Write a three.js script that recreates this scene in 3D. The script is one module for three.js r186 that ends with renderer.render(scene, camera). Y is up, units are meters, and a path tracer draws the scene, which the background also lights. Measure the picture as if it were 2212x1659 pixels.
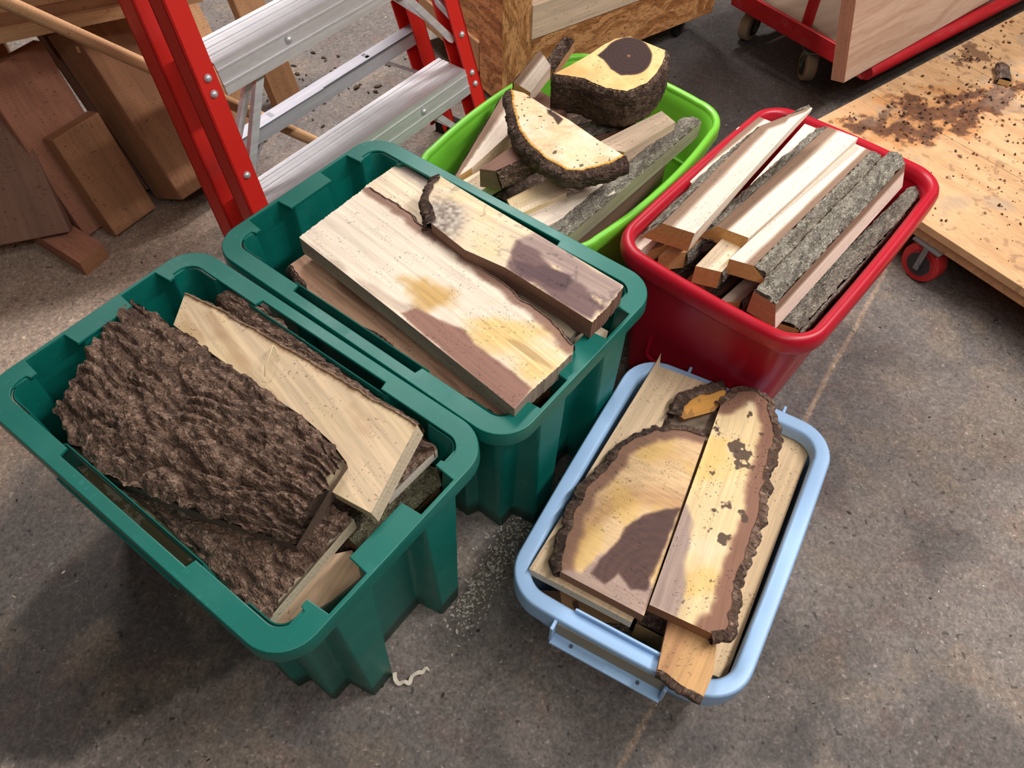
import * as THREE from 'three';
import { RectAreaLightUniformsLib } from 'three/addons/lights/RectAreaLightUniformsLib.js';
import { RoundedBoxGeometry } from 'three/addons/geometries/RoundedBoxGeometry.js';
import { mergeGeometries } from 'three/addons/utils/BufferGeometryUtils.js';

// ------------------------------------------------------------------ camera, lights, exposure
const scene = new THREE.Scene();
const camera = new THREE.PerspectiveCamera(52.02, 2212 / 1659, 0.05, 30);
{
  const pitch = THREE.MathUtils.degToRad(53.12), roll = THREE.MathUtils.degToRad(1.41);
  camera.position.set(0, 1.4, 0);
  camera.up.set(-Math.sin(roll), Math.cos(pitch) * Math.cos(roll), -Math.sin(pitch) * Math.cos(roll));
  camera.lookAt(0, 1.4 - Math.sin(pitch), -Math.cos(pitch));
}
scene.add(camera);
const renderer = new THREE.WebGLRenderer({ antialias: true });
renderer.toneMapping = THREE.LinearToneMapping;
renderer.toneMappingExposure = 1.1;
renderer.shadowMap.enabled = true;
RectAreaLightUniformsLib.init();
scene.background = new THREE.Color(0x000000);
// unseen ceiling lamps, placed to light the totes and soften shadows: [x, z, turn, brightness]
const UNSEEN_LAMPS = [[1.9, -1.2, 0.9, 56], [-0.6, -3.0, 0.64, 98], [0.3, 0.8, 0.64, 19]];
const CEILING = 2.75;

// ------------------------------------------------------------------ helpers
const V = (x, y, z) => new THREE.Vector3(x, y, z);
const clamp = (x, a = 0, b = 1) => Math.min(b, Math.max(a, x));
const sstep = (a, b, x) => { const t = clamp((x - a) / (b - a)); return t * t * (3 - 2 * t); };
const lerp = (a, b, t) => a + (b - a) * t;
const mix3 = (a, b, t) => [lerp(a[0], b[0], t), lerp(a[1], b[1], t), lerp(a[2], b[2], t)];
const mul3 = (a, k) => [a[0] * k, a[1] * k, a[2] * k];
function rng(seed) { let s = seed >>> 0; return () => { s = (s + 0x6D2B79F5) >>> 0; let t = Math.imul(s ^ (s >>> 15), 1 | s); t = (t + Math.imul(t ^ (t >>> 7), 61 | t)) ^ t; return ((t ^ (t >>> 14)) >>> 0) / 4294967296; }; }
function hash2(x, y) { let h = Math.imul(x, 374761393) ^ Math.imul(y, 668265263); h = Math.imul(h ^ (h >>> 13), 1274126177); return ((h ^ (h >>> 16)) >>> 0) / 4294967296; }
function n2(x, y) {
  const xi = Math.floor(x), yi = Math.floor(y), fx = x - xi, fy = y - yi;
  const u = fx * fx * (3 - 2 * fx), v = fy * fy * (3 - 2 * fy);
  const a = hash2(xi, yi), b = hash2(xi + 1, yi), c = hash2(xi, yi + 1), d = hash2(xi + 1, yi + 1);
  return a + (b - a) * u + (c - a) * v + (a - b - c + d) * u * v;
}
function fbm(x, y, o = 4) { let s = 0, a = .5, t = 0; for (let i = 0; i < o; i++) { s += a * n2(x, y); t += a; a *= .5; x = x * 2.03 + 17.1; y = y * 2.03 + 9.7; } return s / t; }
function polyDist(poly, x, z) {                              // signed: negative inside
  let d = 1e9, inside = false;
  for (let i = 0, j = poly.length - 1; i < poly.length; j = i++) {
    const [ax, az] = poly[j], [bx, bz] = poly[i];
    const ex = bx - ax, ez = bz - az, wx = x - ax, wz = z - az;
    const t = clamp((wx * ex + wz * ez) / (ex * ex + ez * ez));
    const dx = wx - ex * t, dz = wz - ez * t; d = Math.min(d, dx * dx + dz * dz);
    if ((az > z) !== (bz > z) && x < (bx - ax) * (z - az) / (bz - az) + ax) inside = !inside;
  }
  return (inside ? -1 : 1) * Math.sqrt(d);
}
function tex(w, h, fn, linear) {
  const d = new Uint8Array(w * h * 4);
  for (let j = 0; j < h; j++) for (let i = 0; i < w; i++) {
    const c = fn((i + .5) / w, (j + .5) / h), k = (j * w + i) * 4;
    d[k] = clamp(c[0], 0, 255); d[k + 1] = clamp(c[1], 0, 255); d[k + 2] = clamp(c[2], 0, 255); d[k + 3] = 255;
  }
  const t = new THREE.DataTexture(d, w, h, THREE.RGBAFormat);
  t.wrapS = t.wrapT = THREE.RepeatWrapping; t.magFilter = THREE.LinearFilter; t.minFilter = THREE.LinearMipmapLinearFilter; t.generateMipmaps = true;
  if (!linear) t.colorSpace = THREE.SRGBColorSpace;
  t.needsUpdate = true; return t;
}
function mat(color, roughness = .6, o = {}) { return new THREE.MeshStandardMaterial({ color, roughness, ...o }); }
const used = {};
function numbered(n) { used[n] = (used[n] || 0) + 1; return used[n] === 1 ? n : `${n}_${String(used[n] - 1).padStart(3, '0')}`; }
function shadow(o) { o.castShadow = o.receiveShadow = true; return o; }
function thing(name, label, category, pos = [0, 0, 0], turn = 0, group) {
  const g = new THREE.Group(); g.name = numbered(name); g.position.set(...pos); g.rotation.y = turn;
  g.userData = { label, category }; if (group) g.userData.group = group;
  scene.add(g); return g;
}
function part(parent, name, geo, material, label) {
  const m = shadow(new THREE.Mesh(geo, material)); m.name = name; if (label) m.userData.label = label;
  parent.add(m); return m;
}
function struct(name, geo, material) { const m = shadow(new THREE.Mesh(geo, material)); m.name = name; m.userData.kind = 'structure'; scene.add(m); return m; }
// box with uv in metres
function box(w, h, d, x = 0, y = 0, z = 0, r = 0) {
  const g = r ? new RoundedBoxGeometry(w, h, d, 2, r) : new THREE.BoxGeometry(w, h, d);
  metreUV(g); g.translate(x, y, z); return g;
}
function metreUV(g) {
  const p = g.attributes.position, n = g.attributes.normal, uv = [];
  for (let i = 0; i < p.count; i++) {
    const ax = Math.abs(n.getX(i)), ay = Math.abs(n.getY(i)), az = Math.abs(n.getZ(i));
    if (ay >= ax && ay >= az) uv.push(p.getX(i), p.getZ(i)); else if (ax >= az) uv.push(p.getY(i), p.getZ(i)); else uv.push(p.getX(i), p.getY(i));
  }
  g.setAttribute('uv', new THREE.Float32BufferAttribute(uv, 2)); return g;
}
function cyl(a, b, r, seg = 20, r2 = r) {                    // rod from a to b
  const d = b.clone().sub(a), g = new THREE.CylinderGeometry(r2, r, d.length(), seg);
  g.applyQuaternion(new THREE.Quaternion().setFromUnitVectors(V(0, 1, 0), d.clone().normalize()));
  g.translate((a.x + b.x) / 2, (a.y + b.y) / 2, (a.z + b.z) / 2); return g;
}
function merge(list) { return mergeGeometries(list.map(g => { const k = g.index ? g.toNonIndexed() : g; for (const n of Object.keys(k.attributes)) if (!['position', 'normal', 'uv'].includes(n)) k.deleteAttribute(n); return k; })); }

// ------------------------------------------------------------------ wood and bark surfaces
const SAP = [242, 227, 209], PALE = [226, 202, 174], HEART = [102, 80, 64], MAUVE = [150, 126, 118], YELLOW = [219, 183, 104], BROWN = [134, 96, 70];
function grain(x, y, s = 0) {                                // x along the grain, metres
  const w = fbm(x * 3 + s, y * 9 + s, 2) * .02;
  return .885 + .10 * n2(x * 5 + s, (y + w) * 190 + s) + .13 * fbm(x * 22 + s, (y + w) * 420, 3) + .07 * (n2(x * 2 + s, (y + w) * 60) - .5);
}
function woodTex(base, seed, o = {}) {                       // tile of 0.5 m x 0.125 m; v runs across
  return tex(512, 192, (u, v) => {
    const x = u * .5, y = v * .125;
    let c = mul3(base, grain(x, y, seed * 7.3));
    if (o.heart) { const k = sstep(.46 + .16 * (fbm(u * 7, seed, 2) - .5), .22, v); c = mix3(c, mul3(HEART, grain(x, y, 3) * 1.3), k * .9); }
    if (o.yellow) c = mix3(c, mul3(YELLOW, grain(x, y, 1)), o.yellow * sstep(.45, .7, fbm(u * 4 + seed, v * 3, 3)));
    const saw = .5 + .5 * Math.sin((x * 1 + y * .25) * 900 + 3 * n2(x * 40, y * 30)); c = mul3(c, 1 - .035 * saw);
    if (n2(x * 300 + seed, y * 300) > .86 && fbm(u * 12, v * 6 + seed, 2) > .52) c = mul3(c, .8);
    return c;
  });
}
const T = {
  sap: woodTex(SAP, 1), sap2: woodTex([236, 216, 186], 2, { yellow: .35 }), sapHeart: woodTex(SAP, 3, { heart: 1 }), pale: woodTex(PALE, 4),
  heart: woodTex([136, 102, 86], 5), brown: woodTex([158, 112, 80], 6), red: woodTex([168, 116, 92], 7), tan: woodTex([196, 152, 110], 8), grey: woodTex([168, 152, 136], 9), dark: woodTex([100, 82, 70], 10),
};
const endTex = tex(256, 256, (u, v) => {
  const r = Math.hypot(u - .3, v + .6), ring = .5 + .5 * Math.sin(r * 95 + 4 * fbm(u * 5, v * 5, 2));
  return mul3(mix3([222, 184, 122], [182, 138, 82], ring * .4 + .6 * fbm(u * 9, v * 9, 3)), .85 + .3 * n2(u * 150, v * 150));
});
const M = {};
function wm(t, rough = .82) { return new THREE.MeshStandardMaterial({ map: t, roughness: rough }); }
M.sap = wm(T.sap); M.sap2 = wm(T.sap2); M.sapHeart = wm(T.sapHeart); M.pale = wm(T.pale); M.heart = wm(T.heart); M.brown = wm(T.brown); M.red = wm(T.red); M.tan = wm(T.tan); M.grey = wm(T.grey); M.dark = wm(T.dark);
function tile(t) { const c = t.clone(); c.repeat.set(2, 8); c.needsUpdate = true; return wm(c); }   // the same surface for parts whose uv is in metres
const MB = { pale: tile(T.pale), tan: tile(T.tan), grey: tile(T.grey), red: tile(T.red) };
M.end = wm(endTex); M.endPale = new THREE.MeshStandardMaterial({ map: endTex, color: 0xffffff, roughness: .85 });
function barkTex(a, b, c, seed) {
  return tex(512, 512, (u, v) => {                           // tile of 0.3 m
    const p = fbm(u * 9 + seed, v * 26, 4), q = fbm(u * 38 + seed, v * 60, 3), f = n2(u * 260, v * 260);
    let k = mix3(a, b, sstep(.3, .7, p)); k = mix3(k, c, sstep(.5, .74, q) * .75);
    k = mul3(k, .66 + .58 * f); if (n2(u * 130 + seed, v * 170) > .9) k = mul3(k, 1.45); else if (n2(u * 70, v * 120 + seed) > .86) k = mul3(k, .6);
    return k;
  });
}
const barkBump = tex(512, 512, (u, v) => { const k = 140 * fbm(u * 40, v * 90, 4) + 110 * Math.abs(2 * n2(u * 64, v * 128) - 1); return [k, k, k]; }, true);
function bm(t) { return new THREE.MeshStandardMaterial({ map: t, roughness: .95, bumpMap: barkBump, bumpScale: .005, side: THREE.DoubleSide }); }
M.bark = bm(barkTex([88, 68, 56], [118, 94, 78], [156, 132, 114], 1));
M.barkDark = bm(barkTex([64, 50, 42], [92, 72, 60], [124, 104, 90], 5));
M.barkGrey = bm(barkTex([108, 102, 92], [142, 136, 124], [164, 162, 144], 9));
M.barkMoss = bm(barkTex([84, 76, 60], [112, 108, 84], [132, 132, 104], 13));
const BK = (u, v, s) => {                                    // bark relief in 0..1, furrows along u (metres)
  const w = (fbm(u * 14 + s, v * 14, 2) - .5) * .03;
  const fur = sstep(0, .42, Math.abs(2 * n2(u * 13 + s, (v + w) * 70 + s) - 1)), fur2 = sstep(0, .5, Math.abs(2 * n2(u * 34 + s * 2, (v + w) * 150) - 1));
  const plate = sstep(.0, .3, Math.abs(2 * n2(u * 44 + 40 + s, (v + w) * 40) - 1));
  return .40 * fur * (.6 + .4 * plate) + .17 * fur2 + .33 * fbm(u * 70 + s, v * 110, 3) + .13 * n2(u * 260, v * 280 + s);
};
function resample(L, n) {
  const d = [0]; for (let i = 1; i < L.length; i++) d.push(d[i - 1] + L[i].distanceTo(L[i - 1]));
  const out = []; for (let k = 0; k <= n; k++) { const t = d[d.length - 1] * k / n; let i = 1; while (i < L.length - 1 && d[i] < t) i++; out.push(L[i - 1].clone().lerp(L[i], clamp((t - d[i - 1]) / ((d[i] - d[i - 1]) || 1)))); }
  return out;
}
const len = L => { let s = 0; for (let i = 1; i < L.length; i++) s += L[i].distanceTo(L[i - 1]); return s; };
// surface ruled between two polylines; disp(s, t, uMetres, vMetres) pushes along the normal
function ruled(A, B, o = {}) {
  const la = Math.max(len(A), len(B)), wa = (A[0].distanceTo(B[0]) + A[A.length - 1].distanceTo(B[B.length - 1]) + resample(A, 2)[1].distanceTo(resample(B, 2)[1])) / 3;
  const step = o.step || 1, nu = o.nu || Math.max(A.length > 2 || B.length > 2 ? 8 : 1, Math.round(la / step)), nv = o.nv || Math.max(1, Math.round(wa / step));
  const a = resample(A, nu), b = resample(B, nu), pos = [], uv = [], idx = [];
  const u0 = o.u0 || 0, v0 = o.v0 || 0;
  for (let i = 0; i <= nu; i++) for (let j = 0; j <= nv; j++) {
    const t = j / nv, s = i / nu, p = a[i].clone().lerp(b[i], t);
    if (o.disp) {
      const i0 = Math.max(0, i - 2), i1 = Math.min(nu, i + 2);
      const du = a[i1].clone().lerp(b[i1], t).sub(a[i0].clone().lerp(b[i0], t)), dv = b[i].clone().sub(a[i]);
      const nn = dv.clone().cross(du).normalize(); p.addScaledVector(nn, o.disp(s, t, s * la + u0, t * wa + v0));
      if (o.slide) p.addScaledVector(dv.clone().normalize(), o.slide(s, t, s * la + u0));
      if (o.jag && (s < .025 || s > .975)) p.addScaledVector(du.clone().normalize(), o.jag * (fbm(t * wa * 60 + u0, s * 9, 3) - .5));
    }
    pos.push(p.x, p.y, p.z);
    if (o.fit) uv.push((s * la + u0) / .5, o.fit === 'rev' ? 1 - t : t); else uv.push((s * la + u0) / (o.tu || .5), (t * wa + v0) / (o.tv || .125));
  }
  for (let i = 0; i < nu; i++) for (let j = 0; j < nv; j++) { const k = i * (nv + 1) + j; idx.push(k, k + nv + 1, k + 1, k + 1, k + nv + 1, k + nv + 2); }
  const g = new THREE.BufferGeometry();
  g.setAttribute('position', new THREE.Float32BufferAttribute(pos, 3)); g.setAttribute('uv', new THREE.Float32BufferAttribute(uv, 2)); g.setIndex(idx); g.computeVertexNormals(); return g;
}
let SEED = 11;
const v3 = a => a.map(p => V(...p));
// a sawn piece given by its two upper long edges, near end to far end; face codes t r b l n f: w wood, h wood with dark edge, b bark, e end grain
function stick(name, label, category, Lt, Rt, thick, o = {}) {
  const f = { t: 'w', r: 'w', b: 'w', l: 'w', n: 'e', f: 'e', ...o.faces }, s = SEED++;
  Lt = Lt.map(p => p.clone()); Rt = Rt.map(p => p.clone());
  const across = Rt[0].clone().sub(Lt[0]).normalize();
  const n = Math.max(Lt.length, Rt.length) - 1, T0 = o.thickFar ?? thick;
  const low = (L, k) => resample(L, Math.max(n, 1)).map((p, i) => p.clone().addScaledVector(V(0, -1, 0), lerp(thick, T0, i / Math.max(n, 1))).addScaledVector(across, k * lerp(1, Math.min(1, T0 / thick), i / Math.max(n, 1))));
  const Lb = low(Lt, o.skewL || 0), Rb = low(Rt, o.skewR || 0);
  const N = L => [L[0]], fl = L => [L[L.length - 1]];
  const lists = {};
  const add = (code, g) => (lists[code] = lists[code] || []).push(g);
  const amp = (o.amp || .007) * 1.35, bulge = o.bulge || .004;
  const face = (code, A, B) => {
    if (code === 'b') add('b', ruled(A, B, { step: o.step || .005, tu: .3, tv: .3, u0: s * .37, disp: (a, t, u, v) => { const e = Math.sqrt(clamp(4 * t * (1 - t))); return bulge * e + amp * (BK(u, v, s) - .3) * (.35 + .65 * e); }, slide: (a, t, u) => (t === 0 || t === 1) ? .004 * (n2(u * 120, t * 9 + s) - .5) : 0 }));
    else add(code, ruled(A, B, { u0: s * .21, v0: 'hg'.includes(code) ? 0 : s * .013, fit: code === 'h' ? true : code === 'g' ? 'rev' : false, nu: Math.max(A.length, B.length, 9) - 1, nv: 1 }));
  };
  face(f.t, Lt, Rt); face(f.r, Rt, Rb); face(f.b, Rb, Lb); face(f.l, Lb, Lt);
  const ends = (code, A, B) => add(code, ruled(A, B, { nu: 1, nv: 1, tu: .06, tv: .06, u0: s * .02 }));
  ends(f.n === 'e' ? 'e1' : f.n, [Lb[0], Rb[0]], [Lt[0], Rt[0]]); const q = Lt.length - 1, q2 = Rt.length - 1;
  ends(f.f === 'e' ? 'e2' : f.f, [Rb[Rb.length - 1], Lb[Lb.length - 1]], [Rt[q2], Lt[q]]);
  const all = [...Lb, ...Rb, ...Lt, ...Rt], c = all.reduce((a, p) => a.add(p), V(0, 0, 0)).multiplyScalar(1 / all.length); c.y = Math.min(...all.map(p => p.y));
  const g = thing(name, label, category, [c.x, c.y, c.z], 0, o.group);
  const names = { w: 'sawn_wood', h: 'sawn_face', g: 'sawn_face', b: 'bark', e1: 'end_grain', e2: 'end_grain' };
  const mats = { w: o.wood || M.sap, h: M.sapHeart, g: M.sapHeart, b: o.bark || M.barkGrey, e1: o.end || M.end, e2: o.end || M.end };
  for (const k of Object.keys(lists)) { const m = merge(lists[k]); m.translate(-c.x, -c.y, -c.z); const sm = mats[k]; part(g, names[k], m, sm.side === THREE.DoubleSide ? sm : dbl(sm)); }
  return g;
}
const dblCache = new Map();
function dbl(m) { if (!dblCache.has(m)) { const c = m.clone(); c.side = THREE.DoubleSide; dblCache.set(m, c); } return dblCache.get(m); }
// a slab lying flat: outline of its upper face (world points), some sides still carrying bark
// paint(x, y, X, Z, dBark) -> colour of the sawn face, x along the grain in metres
function slab(name, label, category, P, thick, o = {}) {
  P = v3(P); const s = SEED++, n = P.length;
  const N = V(0, 0, 0); for (let i = 0; i < n; i++) { const a = P[i], b = P[(i + 1) % n]; N.x += (a.y - b.y) * (a.z + b.z); N.y += (a.z - b.z) * (a.x + b.x); N.z += (a.x - b.x) * (a.y + b.y); }
  N.normalize(); if (N.y < 0) { N.negate(); P.reverse(); for (const k of ['bark', 'fuzzy']) if (o[k]) o[k] = o[k].map(i => (2 * n - 2 - i) % n); }
  const c = P.reduce((a, p) => a.add(p), V(0, 0, 0)).multiplyScalar(1 / n);
  const gd = o.dir ? V(o.dir[0], 0, o.dir[1]) : (() => { let best = V(1, 0, 0), l = 0; for (let i = 0; i < n; i++) { const d = P[(i + 1) % n].clone().sub(P[i]); if (d.length() > l) { l = d.length(); best = d; } } return best; })();
  const e1 = gd.clone().addScaledVector(N, -gd.dot(N)).normalize(), e2 = N.clone().cross(e1).normalize();
  const base = c.clone(); base.y -= thick;
  const g = thing(name, label, category, [base.x, base.y, base.z], 0, o.group);
  const to2 = p => { const d = p.clone().sub(c); return [d.dot(e1), d.dot(e2)]; };
  const to3 = (x, y, h) => c.clone().addScaledVector(e1, x).addScaledVector(e2, y).addScaledVector(N, h).sub(base);
  // refined outline; bark sides wander
  const isB = i => o.bark && o.bark.includes(i);
  const out = [], runs = []; let run = null;
  const Q = P.map(to2);
  for (let i = 0; i < n; i++) {
    const a = Q[i], b = Q[(i + 1) % n], L = Math.hypot(b[0] - a[0], b[1] - a[1]), bk = isB(i), m = bk ? Math.max(2, Math.round(L / .005)) : (o.fuzzy && o.fuzzy.includes(i) ? Math.round(L / .003) : 1);
    const nx = (b[1] - a[1]) / L, ny = -(b[0] - a[0]) / L;
    if (bk && !run) { run = []; runs.push(run); }
    for (let k = 0; k < m; k++) {
      const t = k / m; let x = lerp(a[0], b[0], t), y = lerp(a[1], b[1], t);
      if (bk) { const w = (fbm(x * 45 + s, y * 45, 3) - .5) * (o.wander ?? .014); x += nx * w; y += ny * w; }
      else if (m > 1) { const w = hash2(k, s + i) * .0022; x += nx * w; y += ny * w; }
      out.push([x, y]); if (bk) run.push([x, y]);
    }
    if (bk && !isB((i + 1) % n)) { run.push(b); run = null; }
  }
  if (runs.length > 1 && isB(0) && isB(n - 1)) { runs[0] = runs.pop().concat(runs[0]); }
  // outward side: polygon orientation
  let area = 0; for (let i = 0; i < out.length; i++) { const a = out[i], b = out[(i + 1) % out.length]; area += a[0] * b[1] - b[0] * a[1]; }
  const sg = area > 0 ? 1 : -1;
  const xs = out.map(p => p[0]), ys = out.map(p => p[1]), x0 = Math.min(...xs), x1 = Math.max(...xs), y0 = Math.min(...ys), y1 = Math.max(...ys);
  const tri = THREE.ShapeUtils.triangulateShape(sg > 0 ? out.map(p => new THREE.Vector2(...p)) : out.slice().reverse().map(p => new THREE.Vector2(...p)), []);
  const ordered = sg > 0 ? out : out.slice().reverse();
  const flat = (h, flip) => {
    const pos = [], uv = [], idx = [];
    for (const [x, y] of ordered) { const p = to3(x, y, h); pos.push(p.x, p.y, p.z); uv.push((x - x0) / (x1 - x0), (y - y0) / (y1 - y0)); }
    for (const t of tri) flip ? idx.push(t[0], t[2], t[1]) : idx.push(...t);
    const q = new THREE.BufferGeometry(); q.setAttribute('position', new THREE.Float32BufferAttribute(pos, 3)); q.setAttribute('uv', new THREE.Float32BufferAttribute(uv, 2)); q.setIndex(idx); q.computeVertexNormals(); return q;
  };
  const barkLine = (x, y) => { let d = 1; for (const r of runs) for (let i = 0; i < r.length; i += 2) d = Math.min(d, Math.hypot(r[i][0] - x, r[i][1] - y)); return d; };
  const W = x1 - x0, H = y1 - y0, res = o.res || 1000, tw = clamp(Math.round(W * res), 32, 1024), th = clamp(Math.round(H * res), 32, 1024);
  const face = tex(tw, th, (u, v) => { const x = x0 + u * W, y = y0 + v * H, p = to3(x, y, 0).add(base); return o.paint ? o.paint(x, y, p.x, p.z, o.band ? barkLine(x, y) : 1) : mul3(SAP, grain(x, y, s)); });
  face.wrapS = face.wrapT = THREE.ClampToEdgeWrapping;
  part(g, 'sawn_face', merge([flat(0, false)]), new THREE.MeshStandardMaterial({ map: face, roughness: o.rough ?? .8, side: THREE.DoubleSide }));
  // sides and underside
  const pos = [], uv = []; let run2 = 0;
  for (let i = 0; i < ordered.length; i++) {
    const a = ordered[i], b = ordered[(i + 1) % ordered.length], L = Math.hypot(a[0] - b[0], a[1] - b[1]);
    const A = to3(...a, 0), B = to3(...b, 0), A2 = to3(...a, -thick), B2 = to3(...b, -thick);
    for (const p of [A2, B2, B, A2, B, A]) pos.push(p.x, p.y, p.z);
    const q = (x, y) => uv.push(x / .5, y / .125); q(run2, 0); q(run2 + L, 0); q(run2 + L, thick); q(run2, 0); q(run2 + L, thick); q(run2, thick); run2 += L;
  }
  const side = new THREE.BufferGeometry(); side.setAttribute('position', new THREE.Float32BufferAttribute(pos, 3)); side.setAttribute('uv', new THREE.Float32BufferAttribute(uv, 2)); side.computeVertexNormals();
  part(g, 'sawn_edge', merge([side, flat(-thick, true)]), dbl(o.side || M.sap));
  // bark band on the natural sides
  if (runs.length) {
    const list = [], bt = o.barkT || .008;
    for (const r of runs) {
      const m = r.length, K = Math.max(6, Math.round(thick / .006)), bp = [], bu = [], bi = []; let acc = 0;
      for (let i = 0; i < m; i++) {
        const a = r[Math.max(0, i - 3)], b = r[Math.min(m - 1, i + 3)], L = Math.hypot(b[0] - a[0], b[1] - a[1]) || 1;
        const nx = sg * (b[1] - a[1]) / L, ny = -sg * (b[0] - a[0]) / L; if (i) acc += Math.hypot(r[i][0] - r[i - 1][0], r[i][1] - r[i - 1][1]);
        for (let k = 0; k <= K; k++) {
          const t = k / K, prof = Math.pow(Math.sin(Math.PI * clamp(t * 1.0 + .0)), .35), d = (k === 0 || k === K) ? -.003 : bt * prof * (.35 + 1.15 * BK(t * thick + s, acc, s)) ;
          const h = k === 0 ? .0012 + .002 * hash2(i, s) : -t * thick - (o.flare || 0) * 0;
          const p = to3(r[i][0] + nx * (d + (o.flare || 0) * t), r[i][1] + ny * (d + (o.flare || 0) * t), h); bp.push(p.x, p.y, p.z); bu.push(acc / .3, t * thick / .3);
        }
      }
      for (let i = 0; i < m - 1; i++) for (let k = 0; k < K; k++) { const q = i * (K + 1) + k; bi.push(q, q + 1, q + K + 1, q + 1, q + K + 2, q + K + 1); }
      const q = new THREE.BufferGeometry(); q.setAttribute('position', new THREE.Float32BufferAttribute(bp, 3)); q.setAttribute('uv', new THREE.Float32BufferAttribute(bu, 2)); q.setIndex(bi); q.computeVertexNormals(); list.push(q);
    }
    part(g, 'bark', merge(list), o.barkMat || M.barkDark, 'rough dark bark on the natural edge');
  }
  return g;
}
// slab seen from its bark side: two long edges (far to near), bark on top
function barkSlab(name, label, category, A, B, thick, o = {}) {
  A = v3(A); B = v3(B); const s = SEED++;
  const top = ruled(A, B, { step: o.step || .0032, tu: .3, tv: .3, u0: s * .31,
    disp: (a, t, u, v) => { const e = Math.pow(clamp(4 * t * (1 - t)), .4), k = (o.crown ?? .018) * (4 * t * (1 - t)) + (o.amp || .016) * (BK(u, v, s) - .35) * (.5 + .5 * e) + .006 * (fbm(u * 20, v * 20 + s, 2) - .5); return o.flip ? -k : k; },
    slide: (a, t, u) => (t < .04 || t > .96) ? .016 * (fbm(u * 60, t * 3 + s, 3) - .5) : 0, jag: o.jag || 0 });
  const dn = L => L.map(p => p.clone().add(V(0, -thick, 0)));
  const R = 40, A1 = resample(A, R), B1 = resample(B, R), A2 = dn(A1), B2 = dn(B1);
  const sides = [ruled(A1, A2, { nu: R, nv: 1 }), ruled(B1, B2, { nu: R, nv: 1 }), ruled(A2, B2, { nu: R, nv: 1 }), ruled([A1[0], B1[0]], [A2[0], B2[0]], { nu: 2, nv: 1 }), ruled([A1[R], B1[R]], [A2[R], B2[R]], { nu: 2, nv: 1 })];
  const c = A.concat(B).reduce((a, p) => a.add(p), V(0, 0, 0)).multiplyScalar(1 / (A.length + B.length)); c.y = Math.min(...A.concat(B).map(p => p.y)) - thick;
  const g = thing(name, label, category, [c.x, c.y, c.z], 0, o.group);
  top.translate(-c.x, -c.y, -c.z); part(g, 'bark', top, o.barkMat || M.bark);
  const w = merge(sides); w.translate(-c.x, -c.y, -c.z); part(g, 'sawn_wood', w, dbl(o.wood || M.tan));
  return g;
}

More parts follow.
